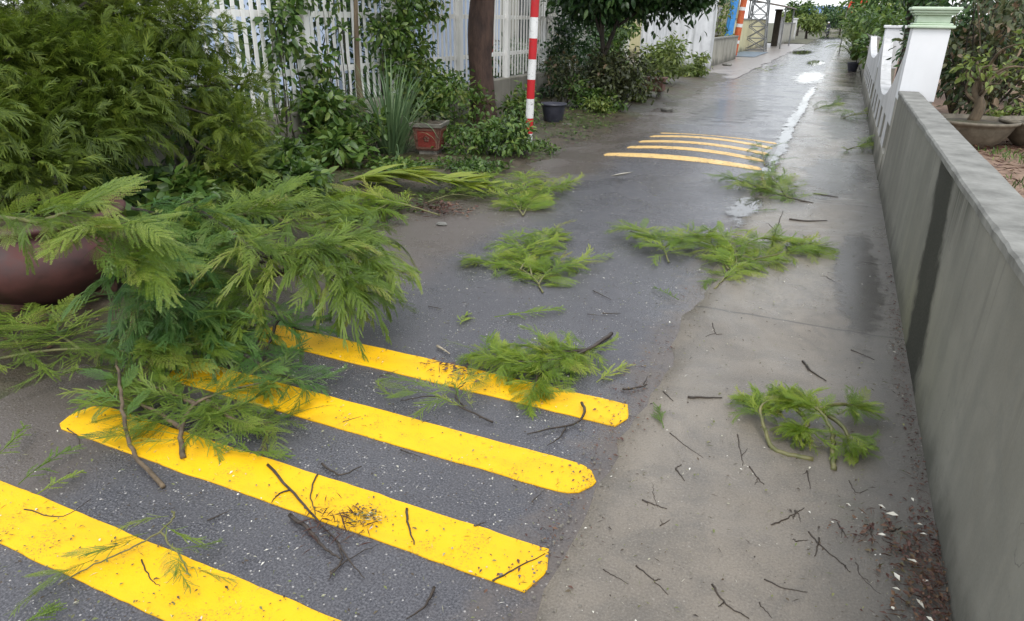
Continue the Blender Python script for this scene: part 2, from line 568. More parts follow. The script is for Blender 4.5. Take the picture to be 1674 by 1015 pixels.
M['blue_paint'] = mat_simple('bright_blue_paint', (0.03, 0.19, 0.52), (0.06, 0.30, 0.68), 4, 0.5, 0.1)
M['orange'] = mat_simple('faded_orange_red_paint', (0.42, 0.06, 0.02), (0.60, 0.15, 0.045), 5, 0.55, 0.2)
M['yellow_house'] = mat_stained('pale_yellow_wall', (0.50, 0.46, 0.26), (0.62, 0.57, 0.36), (0.34, 0.31, 0.19), 0.5, 0.4)
M['pale_blue_house'] = mat_stained('pale_blue_house_wall', (0.36, 0.45, 0.62), (0.50, 0.58, 0.74), (0.30, 0.36, 0.48), 0.4, 0.3)
M['stained_white'] = mat_stained('streaked_concrete', (0.50, 0.51, 0.52), (0.70, 0.71, 0.72), (0.22, 0.23, 0.225), 0.8, 0.4)
M['grey_wall'] = mat_stained('old_grey_wall', (0.26, 0.25, 0.21), (0.40, 0.38, 0.32), (0.13, 0.125, 0.10), 0.7, 0.4)
M['roof_grey'] = mat_simple('rusty_roof_sheet', (0.10, 0.075, 0.06), (0.24, 0.20, 0.18), 3, 0.7, 0.3)
M['roof_blue'] = mat_simple('blue_roof_sheet', (0.05, 0.11, 0.30), (0.09, 0.17, 0.40), 3, 0.5, 0.2)
M['steel'] = mat_simple('galvanised_steel', (0.10, 0.105, 0.11), (0.22, 0.225, 0.23), 10, 0.5, 0.1)
M['tarp'] = mat_simple('blue_grey_tarp', (0.09, 0.13, 0.17), (0.17, 0.22, 0.27), 4, 0.5, 0.5, dist=0.03)
M['glass'] = mat_simple('dark_window_glass', (0.02, 0.025, 0.03), (0.04, 0.05, 0.055), 2, 0.08, 0)
M['door_red'] = mat_simple('dull_red_door', (0.20, 0.045, 0.04), (0.30, 0.08, 0.07), 6, 0.6, 0.1)
M['flag'] = mat_simple('red_flag_cloth', (0.62, 0.035, 0.018), (0.75, 0.06, 0.03), 4, 0.7, 0.1)
M['star'] = mat_simple('yellow_star_cloth', (0.75, 0.55, 0.05), (0.8, 0.6, 0.06), 4, 0.7, 0)
M['black'] = mat_simple('black_rubber', (0.012, 0.012, 0.013), (0.03, 0.03, 0.032), 20, 0.6, 0.1)
M['dark_cloth'] = mat_simple('dark_clothing', (0.015, 0.017, 0.025), (0.04, 0.042, 0.055), 20, 0.85, 0.3)
M['helmet'] = mat_simple('pale_helmet', (0.5, 0.5, 0.5), (0.62, 0.62, 0.62), 10, 0.3, 0)
M['skin'] = mat_simple('skin', (0.33, 0.19, 0.12), (0.42, 0.25, 0.17), 10, 0.6, 0)
M['litter_brown'] = mat_leaf('dead_leaf', [(0.0, (0.035, 0.014, 0.011)), (0.5, (0.10, 0.042, 0.030)), (0.8, (0.18, 0.10, 0.055)), (1.0, (0.10, 0.10, 0.03))], 0.1, 0.6)
M['litter_mix'] = mat_leaf('scattered_bits', [(0.0, (0.035, 0.025, 0.018)), (0.40, (0.10, 0.07, 0.04)), (0.62, (0.14, 0.17, 0.05)), (0.80, (0.22, 0.22, 0.08)), (0.90, (0.60, 0.57, 0.48)), (1.0, (0.75, 0.73, 0.66))], 0.1, 0.6, 0.0)
M['petal'] = mat_simple('pale_petal', (0.62, 0.58, 0.46), (0.78, 0.75, 0.66), 30, 0.6, 0)
# foliage
M['feather'] = mat_leaf('feathery_leaf', [(0.0, (0.072, 0.135, 0.020)), (0.35, (0.144, 0.235, 0.030)), (0.7, (0.235, 0.324, 0.042)), (0.93, (0.352, 0.400, 0.090)), (0.97, (0.186, 0.121, 0.042)), (1.0, (0.112, 0.065, 0.028))], 0.42, 0.40, 0.72)
M['feather_bright'] = mat_leaf('fresh_feathery_leaf', [(0.0, (0.098, 0.177, 0.018)), (0.4, (0.194, 0.306, 0.024)), (0.75, (0.305, 0.400, 0.037)), (0.93, (0.444, 0.470, 0.101)), (0.97, (0.20, 0.13, 0.045)), (1.0, (0.12, 0.07, 0.03))], 0.42, 0.40, 0.72)
M['feather_deep'] = mat_leaf('deep_feathery_leaf', [(0.0, (0.044, 0.125, 0.030)), (0.5, (0.106, 0.225, 0.050)), (0.93, (0.213, 0.338, 0.088)), (0.97, (0.20, 0.13, 0.045)), (1.0, (0.12, 0.07, 0.03))], 0.42, 0.40, 0.72)
M['feather_tree'] = mat_leaf('tree_feathery_leaf', [(0.0, (0.051, 0.093, 0.011)), (0.45, (0.113, 0.172, 0.020)), (0.8, (0.189, 0.250, 0.030)), (1.0, (0.264, 0.306, 0.044))], 0.45, 0.55, 0.35)
M['broad'] = mat_leaf('broad_leaf', [(0.0, (0.029, 0.063, 0.014)), (0.5, (0.076, 0.148, 0.026)), (0.85, (0.153, 0.230, 0.043)), (1.0, (0.235, 0.275, 0.071))], 0.32, 0.38, 0.2)
M['broad_dark'] = mat_leaf('dark_broad_leaf', [(0.0, (0.018, 0.045, 0.015)), (0.5, (0.043, 0.100, 0.027)), (0.9, (0.094, 0.169, 0.045)), (1.0, (0.163, 0.213, 0.062))], 0.28, 0.36, 0.2)
M['broad_lime'] = mat_leaf('lime_leaf', [(0.0, (0.065, 0.105, 0.020)), (0.5, (0.14, 0.20, 0.035)), (1.0, (0.27, 0.31, 0.08))], 0.32, 0.42, 0.2)
M['shrub_brown'] = mat_leaf('brownish_shrub_leaf', [(0.0, (0.020, 0.024, 0.012)), (0.45, (0.050, 0.064, 0.022)), (0.8, (0.10, 0.115, 0.040)), (0.95, (0.15, 0.095, 0.055)), (1.0, (0.28, 0.20, 0.13))], 0.2, 0.5, 0.2)
M['grass'] = mat_leaf('blue_green_grass', [(0.0, (0.060, 0.115, 0.055)), (0.5, (0.11, 0.185, 0.080)), (1.0, (0.20, 0.27, 0.13))], 0.25, 0.45, 0.5)
M['palm'] = mat_leaf('yellow_green_palm', [(0.0, (0.102, 0.161, 0.017)), (0.5, (0.204, 0.270, 0.029)), (1.0, (0.348, 0.356, 0.066))], 0.3, 0.38, 0.3)


def mat_water(name='puddle_water', strength=1.0, gloss=0.03):
    k = NT(name)
    k.base((0.055, 0.050, 0.043))
    k.rough(gloss)
    k.b.inputs['IOR'].default_value = 1.45
    k.b.inputs['Coat Weight'].default_value = 0.35
    k.b.inputs['Coat Roughness'].default_value = gloss
    geo = k.n('ShaderNodeNewGeometry')
    px = geo.outputs['Position']
    ln = k.n('ShaderNodeVectorMath', operation='LENGTH'); k.link(k.co, ln.inputs[0])
    ragged = k.math('ADD', k.mapr(k.noise(3.2, 5, 0.65, vec=px), 0.2, 0.8, -0.55, 0.55), k.mapr(k.noise(26, 4, 0.7, vec=px), 0.2, 0.8, -0.16, 0.16))
    depth = k.mapr(k.math('ADD', ln.outputs['Value'], ragged), 0.95, 0.55, 0, strength, True)      # the film thins out towards its margin
    k.bump(k.noise(9, 2, 0.5, vec=px), 0.03, 0.002)
    tr = k.n('ShaderNodeBsdfTransparent'); ms = k.n('ShaderNodeMixShader')
    k.link(depth, ms.inputs[0]); k.link(tr.outputs[0], ms.inputs[1]); k.link(k.b.outputs[0], ms.inputs[2])
    k.link(ms.outputs[0], k.out.inputs['Surface'])
    return k.m


M['water'] = mat_water(strength=0.88)
M['wet_film'] = mat_water('wet_film', 0.5, 0.22)
MAIN_OBJECTS = True

# ================================================================== SETTING
def hump(x, y):
    """height of the asphalt: a low crowned hump under the far stripes"""
    hy = math.exp(-((y - 10.2) / 1.25) ** 4)
    tx = (x + 1.72) / 1.15
    return 0.10 * hy * max(0.0, 1 - tx * tx)


def sheet(name, xs, ys, zf, mat, kind='structure'):
    vs = []; fs = []
    nx, ny = len(xs), len(ys)
    for j, y in enumerate(ys):
        for i, x in enumerate(xs):
            vs.append(zf(x, y, i, j))
    for j in range(ny - 1):
        for i in range(nx - 1):
            a = j * nx + i
            fs.append((a, a + 1, a + nx + 1, a + nx))
    mb = MB(); mb.add(vs, fs)
    o = mb.build(name, mat, None, True)
    return tag(o, kind=kind)


def lin(a, b, n):
    return [a + (b - a) * i / (n - 1) for i in range(n)]


from mathutils import noise as mnoise


def nz(x, y, s=1.0, o=0.0):
    return mnoise.noise(Vector((x * s + o, y * s - o, o * 0.37)))


ground = sheet('ground', lin(-600, 600, 9), lin(-300, 900, 9), lambda x, y, i, j: (x, y, -0.05), M['ground'])
asphalt = sheet('asphalt_road', lin(-3.6, -0.5, 25), lin(-4, 9, 30)[:-1] + lin(9, 12, 25) + lin(13, 140, 40),
                lambda x, y, i, j: (x, y, hump(x, y)), M['asphalt'])
lane_y = lin(-4, 24, 240) + lin(25, 140, 60)


def lane_z(x, y, i, j):
    if i <= 1:
        e = -0.60 + 0.06 * nz(0.3, y, 1.6) + 0.035 * nz(1.7, y, 6.0) + 0.02 * nz(4.7, y, 17.0)
        return (e + (0.0 if i == 0 else 0.012), y, -0.012 if i == 0 else 0.007)
    return (x, y, 0.008)


concrete_lane = sheet('concrete_lane', [-0.6, -0.58, -0.45, -0.2, 0.0, 0.2, 0.4, 0.60, 0.62], lane_y, lane_z, M['lane'])


def verge_z(x, y, i, j):
    t = (-2.45 - x) / 0.9
    e = 0.32 * nz(x, y, 0.9, 3.1) + 0.18 * nz(x, y, 2.6, 1.2)
    z = -0.03 + 0.060 * min(1.6, max(-0.5, t - 0.45 + 1.1 * e))
    z += 0.010 * nz(x, y, 7.0, 9.0) + 0.005 * nz(x, y, 19.0, 2.0)
    return (x, y, z)


verge = sheet('verge_soil', lin(-2.1, -6.2, 64), lin(-2, 26, 220), verge_z, M['soil'])
for p in verge.data.polygons: pass
verge.data.flip_normals()
apron = sheet('paved_apron', lin(-3.05, -9.0, 14), lin(24, 66, 40), lambda x, y, i, j: (x + (0.25 * nz(0, y, 0.5) if i == 0 else 0), y, 0.012 + 0.01 * nz(x, y, 0.8)), M['apron'])
apron.data.flip_normals()
far_verge = sheet('far_grass_verge', lin(-3.0, -14, 14), lin(66, 140, 20), lambda x, y, i, j: (x, y, 0.02 + 0.05 * (i > 0)), M['ground'])
far_verge.data.flip_normals()
yard = sheet('yard_ground', lin(0.74, 9, 60), lin(-2, 30, 150), lambda x, y, i, j: (x, y, 0.55 + 0.02 * nz(x, y, 3.0) + 0.012 * nz(x, y, 11.0)), M['yard'])


def puddle(cx, cy, rx, ry, z, mat='water', rz=0.0):
    """thin sheet of standing water; its margin fades out in the material"""
    n = 40
    mb = MB(); mb.add([(1.5 * math.cos(2 * math.pi * k / n), 1.5 * math.sin(2 * math.pi * k / n), 0) for k in range(n)], [tuple(range(n))])
    o = mb.build('puddle', M[mat])
    o.location = (cx, cy, z); o.scale = (rx, ry, 1); o.rotation_euler = (0, 0, rz)
    return tag(o, kind='structure')


def puddle_at(u0, u1, v0, v1, z, mat='water'):
    a = at((u0 + u1) / 2, (v0 + v1) / 2); l = at(u0, (v0 + v1) / 2); r = at(u1, (v0 + v1) / 2); n_ = at((u0 + u1) / 2, v1); f_ = at((u0 + u1) / 2, v0)
    return puddle(a.x, (n_.y + f_.y) / 2, abs(r.x - l.x) / 2 * 1.15, abs(f_.y - n_.y) / 2 * 1.15, z, mat)


puddle_at(1296, 1352, 116, 140, 0.0100)
puddle_at(1318, 1350, 98, 108, 0.0103)
puddle_at(1190, 1242, 316, 368, 0.0106)
puddle_at(1310, 1385, 54, 66, 0.0109)
puddle_at(1340, 1402, 188, 228, 0.0112, 'wet_film')
puddle_at(1345, 1388, 148, 172, 0.0115, 'wet_film')
puddle_at(1290, 1330, 82, 90, 0.0118)
puddle_at(1300, 1420, 255, 330, 0.0121, 'wet_film')
puddle_at(1130, 1260, 160, 205, 0.0124, 'wet_film')
puddle_at(1355, 1440, 380, 560, 0.0127, 'wet_film')
# water standing along the joint between asphalt and concrete
for i, (y0, y1, wd_) in enumerate(((8.4, 10.3, .09), (9.3, 12.4, .14), (10.4, 14.4, .11), (12.6, 16.6, .13), (14.2, 19.4, .11), (17.0, 22.6, .12))):
    puddle(-.645 + .03 * nz(2, y0, 1.0), (y0 + y1) / 2, wd_, (y1 - y0) / 2 * 1.1, 0.0133 + .0003 * i, 'water', RAD(.5 * (-1) ** i))


# painted stripes: thick thermoplastic bars, part of the asphalt road
def stripe(x0, x1, y0, y1, round_l, round_r, label, mat, seed, th=0.008, base=0.0):
    r = random.Random(seed)
    n = 60
    yc, hw = (y0 + y1) / 2, (y1 - y0) / 2
    top = []; bot = []
    for i in range(n + 1):
        t = i / n
        x = x0 + (x1 - x0) * t
        s = 1.0
        if round_l:
            q = (x - x0) / (hw * round_l)
            if q < 1: s = math.sqrt(max(0.02, 1 - (1 - q) ** 2))
        if round_r:
            q = (x1 - x) / (hw * round_r)
            if q < 1: s = min(s, math.sqrt(max(0.02, 1 - (1 - q) ** 2)))
        e0 = 0.006 * nz(x, 1.0, 6, seed * 3.3) + 0.003 * nz(x, 1.0, 28, seed)
        e1 = 0.006 * nz(x, 5.0, 6, seed * 5.3) + 0.003 * nz(x, 5.0, 28, seed)
        top.append((x + 0.012 * (0 if 0 < i < n else r.uniform(-1, 1)), yc - hw * s + e0)); bot.append((x + 0.01 * (0 if 0 < i < n else r.uniform(-1, 1)), yc + hw * s + e1))
    vs = []
    m = n + 1
    for (ins, z) in ((0.0, -0.002), (0.0, th * 0.55), (0.006, th)):
        for i in range(m):
            for (x, y), sg in ((top[i], 1), (bot[i], -1)):
                xx = x + (ins if i == 0 else (-ins if i == n else 0))
                vs.append((xx, y + sg * ins * (0.6 if abs(top[i][1] - bot[i][1]) > 0.05 else 0), z + base + hump(xx, y)))
    fs = []
    L = 2 * m
    for i in range(n):
        fs.append((2 * L + 2 * i, 2 * L + 2 * i + 2, 2 * L + 2 * i + 3, 2 * L + 2 * i + 1))
        for k in (0, 1):
            a = k * L + 2 * i
            fs.append((a, a + 2, a + 2 + L, a + L))
            fs.append((a + 1, a + 1 + L, a + 3 + L, a + 3))
    for k in (0, 1):
        a = k * L
        fs.append((a, a + L, a + L + 1, a + 1))
        a = k * L + 2 * n
        fs.append((a, a + 1, a + 1 + L, a + L))
    mb = MB(); mb.add(vs, fs)
    o = mb.build('painted_stripe', mat, asphalt)
    o['label'] = label
    return o


stripe(-2.95, -0.60, 1.02, 1.245, 0.5, 0.4, 'nearest thick yellow stripe, running out of the bottom left corner', M['yellow'], 1)
stripe(-2.93, -0.60, 1.585, 1.80, 1.0, 0.25, 'second yellow stripe with its rounded left end under the fallen branch', M['yellow'], 2)
stripe(-2.86, -0.61, 2.115, 2.325, 0.6, 1.1, 'third yellow stripe with a rounded right end', M['yellow'], 3)
stripe(-2.80, -0.62, 2.665, 2.875, 0.6, 0.35, 'farthest yellow stripe of the near group', M['yellow'], 4)
for i, y in enumerate((9.05, 9.57, 10.10, 10.66, 11.22)):
    stripe(-2.72 if i == 0 else -2.58 + 0.03 * i, -0.70 - 0.02 * (i % 2), y, y + 0.18, 0.5, 0.5, None or 'thin worn yellow stripe over the far hump', M['yellow_worn'], 11 + i, th=0.005)

# ================================================================== RIGHT SIDE
g = empty('boundary_wall', (0.68, 3, 0), 'low smooth grey cement wall with a dark drip stain, right of the lane', 'wall')
mb = MB()
ys = lin(-3, 8.80, 40)
vs = []
for y in ys:
    o_ = 0.004 * nz(1, y, 1.5)
    vs += [(0.602 + o_, y, -0.05), (0.602 + o_, y, 1.0), (0.775, y, 1.0), (0.775, y, -0.05)]
fs = []
for i in range(len(ys) - 1):
    for k in range(4):
        a = 4 * i + k; b = 4 * i + (k + 1) % 4
        fs.append((a, a + 4, b + 4, b))
fs += [(0, 1, 2, 3), tuple(4 * (len(ys) - 1) + k for k in (3, 2, 1, 0))]
mb.add(vs, fs); mb.build('wall_face', M['cement'], g)
mb = MB()
vs = []
ys = lin(-3, 8.80, 300)
for y in ys:
    o_ = 0.005 * nz(4, y, 2.5) + .003 * nz(6, y, 14); q_ = .004 * nz(8, y, 1.7) + .003 * nz(2, y, 11); k_ = .012 * max(0, nz(1, y, 5.0) - .25)
    vs += [(0.592 + o_, y, 1.0), (0.590 + o_, y, 1.030 + q_ - k_), (0.598 + o_ + k_, y, 1.040 + q_), (0.782, y, 1.040 + q_), (0.788, y, 1.032), (0.786, y, 1.0)]
fs = []
for i in range(len(ys) - 1):
    for k in range(6):
        a = 6 * i + k; b = 6 * i + (k + 1) % 6
        fs.append((a, a + 6, b + 6, b))
fs += [(0, 1, 2, 3, 4, 5), tuple(6 * (len(ys) - 1) + k for k in (5, 4, 3, 2, 1, 0))]
mb.add(vs, fs); mb.build('coping', M['coping'], g)

# white gate pillars
def gate_pillar(x0, x1, y0, y1, H, label, capped):
    g = empty('gate_pillar', ((x0 + x1) / 2, (y0 + y1) / 2, 0), label, 'pillar', 'white gate pillars')
    MB().box(x0 + .01, x1 - .01, y0 + .01, y1 - .01, -0.05, 0.93).build('plinth', M['grey_wall'], g)
    MB().box(x0, x1, y0, y1, 0.93, H, bev=0.012).build('shaft', M['pillar_white'], g)
    if capped:
        cap = MB()
        z = H
        for (o_, h_) in ((0.035, 0.03), (0.012, 0.018), (-0.02, 0.075), (0.015, 0.02), (0.035, 0.025), (0.055, 0.032)):
            cap.box(x0 - o_, x1 + o_, y0 - o_, y1 + o_, z, z + h_, bev=0.008)
            z += h_ + 0.0005
        cap.build('cap_moulding', M['mint'], g)
    else:
        MB().box(x0 - .03, x1 + .03, y0 - .03, y1 + .03, H + .001, H + .05, bev=0.01).build('cap_slab', M['pillar_white'], g)
    return g


gate_pillar(0.600, 0.945, 8.83, 9.22, 1.66, 'tall white gate pillar with a stepped pale green cap', True)
gate_pillar(0.600, 0.90, 15.2, 15.6, 1.62, 'smaller plain white pillar behind the green-capped one', False)


def white_panel(y0, y1, z0, z1, nslot, label):
    """white masonry panel with a row of slots low down"""
    g = empty('white_garden_wall', (0.7, (y0 + y1) / 2, 0), label, 'wall', 'white garden walls by the lane')
    X0, X1 = 0.605, 0.76
    MB().box(X0 - .005, X1, y0, y1, -0.05, 0.30).build('foot', M['grey_wall'], g)
    sw = (y1 - y0) / nslot
    for i in range(nslot):
        a = y0 + i * sw; b = a + sw
        MB().box(X0 + .006, X1 - .05, a + sw * .5, b, 0.30, 0.62).build('pier', M['grey_wall'], g)
        MB().box(X0, X0 + .0058, a + sw * .5, b, 0.30, 0.62).build('pier_face', M['white_wall'], g)
    MB().box(X1 - .045, X1 - .004, y0, y1, 0.302, 0.618).build('slot_back', M['dark_gap'], g)
    n = 24
    vs = []
    for k in range(n + 1):
        y = y0 + (y1 - y0) * k / n
        t = k / n
        zt = z0 + (z1 - z0) * (abs(2 * t - 1) ** 2.2)
        vs += [(X0, y, 0.62), (X0, y, zt), (X1, y, zt), (X1, y, 0.62)]
    fs = []
    for i in range(n):
        for k in range(4):
            a = 4 * i + k; b = 4 * i + (k + 1) % 4
            fs.append((a, a + 4, b + 4, b))
    fs += [(0, 1, 2, 3), tuple(4 * n + k for k in (3, 2, 1, 0))]
    mb = MB(); mb.add(vs, fs); mb.build('panel', M['white_wall'], g)
    return g


white_panel(9.23, 15.19, 0.74, 1.45, 6, 'white slotted garden wall between the two white pillars')
white_panel(15.61, 24.0, 0.95, 1.35, 7, 'white slotted garden wall beyond the plain white pillar')
g = empty('garden_wall', (0.75, 40, 0), 'long grey garden wall far along the right of the lane', 'wall')
MB().box(0.65, 0.85, 24.01, 70, -0.05, 1.25).build('wall_face', M['grey_wall'], g)
MB().box(0.62, 0.88, 24.01, 70, 1.251, 1.32).build('coping', M['coping'], g)

# ================================================================== FOLIAGE BUILDERS
def frond_template(L, npair, plen, a0, droop, ang, pdroop, fine, seed, curl=0.0, mess=0.0):
    """feathery twice-pinnate leaf along +X, up is +Z; returns verts and triangles"""
    r = random.Random(seed)
    V = []; T = []

    def quad(a, b, c, d):
        n = len(V); V.extend([a, b, c, d]); T.extend([(n, n + 1, n + 2), (n, n + 2, n + 3)])

    ns = 14
    P = [Vector((0, 0, 0))]; D = []
    yawc = 0.0
    for i in range(ns):
        t = i / ns
        a = a0 - droop * t ** 1.2
        yawc += curl / ns
        d = Vector((math.cos(a) * math.cos(yawc), math.cos(a) * math.sin(yawc), math.sin(a)))
        D.append(d)
        P.append(P[-1] + d * (L / ns))
    D.append(D[-1])

    def cur(t):
        q = t * ns; i = min(int(q), ns - 1)
        return P[i].lerp(P[i + 1], q - i), D[i]

    rr = 0.0022 if fine else 0.003
    for i in range(ns):
        if fine == 2: break
        wv = Vector((0, 1, 0)).cross(D[i]); s = Vector((0, 1, 0))
        w0 = rr * (1.2 - i / ns); 
        quad(P[i] - s * w0, P[i] + s * w0, P[i + 1] + s * w0 * .9, P[i + 1] - s * w0 * .9)
        quad(P[i] - wv * w0, P[i] + wv * w0, P[i + 1] + wv * w0 * .9, P[i + 1] - wv * w0 * .9)
    for i in range(npair):
        t = 0.14 + 0.86 * (i + 0.4) / npair
        p, d = cur(t)
        side0 = Vector((0, 0, 1)).cross(d)
        side0 = side0.normalized() if side0.length > 1e-3 else Vector((0, 1, 0))
        up = d.cross(side0)
        ln0 = plen * (0.45 + 0.75 * math.sin(math.pi * min(1, 0.18 + 0.75 * t)))
        for s in (-1, 1):
            if r.random() < 0.04 + .2 * mess: continue
            ln = ln0 * r.uniform(0.85 - .35 * mess, 1.1)
            a = ang * (1.0 - 0.45 * t) + r.uniform(-.10, .10) * (1 + 3.5 * mess)
            bend = r.uniform(-.9, .9) * mess; pd0 = r.uniform(-.3, .4) * mess
            side = side0 * s
            nseg = 4
            q = p.copy(); pts = [q.copy()]; dirs = []
            for k in range(nseg):
                aa = a - (0.22 + bend) * k / nseg
                pd = pdroop * ((k + .6) / nseg) + r.uniform(-.05, .05) + pd0
                dd = (d * math.cos(aa) + side * math.sin(aa)) * math.cos(pd) - Vector((0, 0, 1)) * math.sin(pd)
                dd.normalize(); dirs.append(dd)
                q = q + dd * (ln / nseg); pts.append(q.copy())
            if fine == 2:
                nn = up.cross(dirs[1]).normalized() * s
                quad(pts[0] - nn * .0055, pts[0] + nn * .0055 + up * .003, pts[-1] + nn * .003, pts[-1] - nn * .003)
                continue
            if not fine:
                wd = 0.0042
                for k in range(0, nseg, 2):
                    nn = up.cross(dirs[k]).normalized() * s
                    w1 = wd * (1.0 if k == 0 else .95); w2 = wd * (.95 if k + 2 < nseg else 0.25)
                    lift = up * 0.004
                    quad(pts[k] - nn * w1, pts[k] + nn * w1 + lift, pts[k + 2] + nn * w2 + lift, pts[k + 2] - nn * w2)
                continue
            nn = up.cross(dirs[1]).normalized()
            quad(pts[0] - nn * .0009, pts[0] + nn * .0009, pts[-1] + nn * .0006, pts[-1] - nn * .0006)
            m = max(5, int(ln / 0.0072))
            for j in range(m):
                tt = (j + .7) / m * nseg
                k = min(int(tt), nseg - 1)
                b = pts[k].lerp(pts[k + 1], tt - k)
                dk = dirs[k]
                nn = up.cross(dk).normalized()
                lf = 0.0080 * (0.55 + 0.6 * math.sin(math.pi * min(1, .15 + .8 * (j + .5) / m)))
                for s2 in (-1, 1):
                    v = (dk * (.9 if mess > .5 else .62) + nn * s2 * (.42 if mess > .5 else .78) + up * r.uniform(-.15, .30)).normalized()
                    wv = v.cross(up).normalized() * (0.0027)
                    e = b + v * lf
                    mid_ = b + v * lf * .5
                    quad(b, mid_ + wv, e, mid_ - wv)
    return np.array([tuple(v) for v in V], dtype=np.float64), np.array(T, dtype=np.int32)


def frond_meshes(prefix, mat, specs, fine=True):
    out_ = []
    for i, sp in enumerate(specs):
        V, T = frond_template(*sp[:7], fine, 100 + i, *sp[7:])
        me = mesh_np(prefix + '_leaf', V, T)
        me.materials.append(mat)
        out_.append(me)
    return out_


# length, pairs, pinna length, start pitch, droop, pinna angle, pinna droop
FLAT = [(0.42, 14, 0.110, 0.10, 0.20, 1.00, 0.15), (0.38, 13, 0.10, 0.06, 0.10, 0.75, 0.10), (0.45, 15, 0.115, 0.12, 0.26, 0.60, 0.20), (0.36, 12, 0.12, 0.05, 0.12, 0.45, 0.12), (0.40, 13, 0.095, 0.15, 0.35, 0.85, 0.25)]
DROOP = [(0.44, 15, 0.115, 0.35, 1.5, 0.95, 0.5), (0.40, 14, 0.11, 0.2, 1.2, 0.75, 0.6), (0.46, 15, 0.11, 0.3, 1.9, 0.55, 0.8), (0.42, 14, 0.12, 0.1, 0.9, 1.05, 0.35), (0.38, 13, 0.10, 0.5, 1.4, 0.9, 0.4)]
MESS = [(0.40, 18, 0.12, 0.10, 0.25, 0.75, 0.15, 0.9, .8), (0.36, 16, 0.13, 0.12, 0.30, 0.50, 0.2, -0.9, .9), (0.44, 19, 0.12, 0.06, 0.20, 0.60, 0.15, 1.3, .8), (0.34, 16, 0.11, 0.15, 0.40, 0.90, 0.2, -0.5, 1.0), (0.42, 17, 0.14, 0.05, 0.15, 0.35, 0.1, 0.3, .9), (0.40, 18, 0.12, 0.1, 0.2, 0.55, 0.1, -1.4, .8)]
WEEP = [(0.50, 17, 0.13, 0.3, 2.0, 0.40, 1.0), (0.54, 18, 0.12, 0.15, 1.75, 0.35, 1.1), (0.46, 16, 0.14, 0.45, 2.2, 0.50, 1.0), (0.50, 17, 0.11, 0.0, 1.6, 0.30, 0.9)]
FR = {}
for mk in ('feather', 'feather_bright', 'feather_deep'):
    FR[mk, 'flat'] = frond_meshes('feathery', M[mk], FLAT)
    FR[mk, 'droop'] = frond_meshes('feathery', M[mk], [sp + (c_, .35) for sp, c_ in zip(DROOP, (.5, -.5, .8, -.8, .2))])
    FR[mk, 'mess'] = frond_meshes('feathery', M[mk], MESS)
    FR[mk, 'weep'] = frond_meshes('feathery', M[mk], [sp + (c_, .6) for sp, c_ in zip(WEEP, (.6, -.6, .3, -.4))])
FR['feather_tree', 'droop'] = frond_meshes('feathery', M['feather_tree'], DROOP)
COARSE = [frond_template(sp[0], 18, sp[2], *sp[3:], 2, 300 + i, (.4, -.4, .2, -.2, 0, .3, -.3)[i], .4) for i, sp in enumerate(DROOP + FLAT[:2])]


def frame(p, d, up=Vector((0, 0, 1)), roll=0.0, s=1.0):
    x = d.normalized()
    y = up.cross(x)
    if y.length < 1e-4: y = Vector((0, 1, 0)).cross(x)
    y.normalize()
    z = x.cross(y)
    R = Matrix((x, y, z)).transposed().to_4x4()
    return Matrix.Translation(p) @ R @ Matrix.Rotation(roll, 4, 'X') @ Matrix.Scale(s, 4)


def put(name, me, parent, Mw):
    o = bpy.data.objects.new(name, me)
    col.objects.link(o)
    if parent is not None:
        o.parent = parent
        o.matrix_parent_inverse = world_of(parent).inverted()
    o.matrix_basis = Mw
    return o


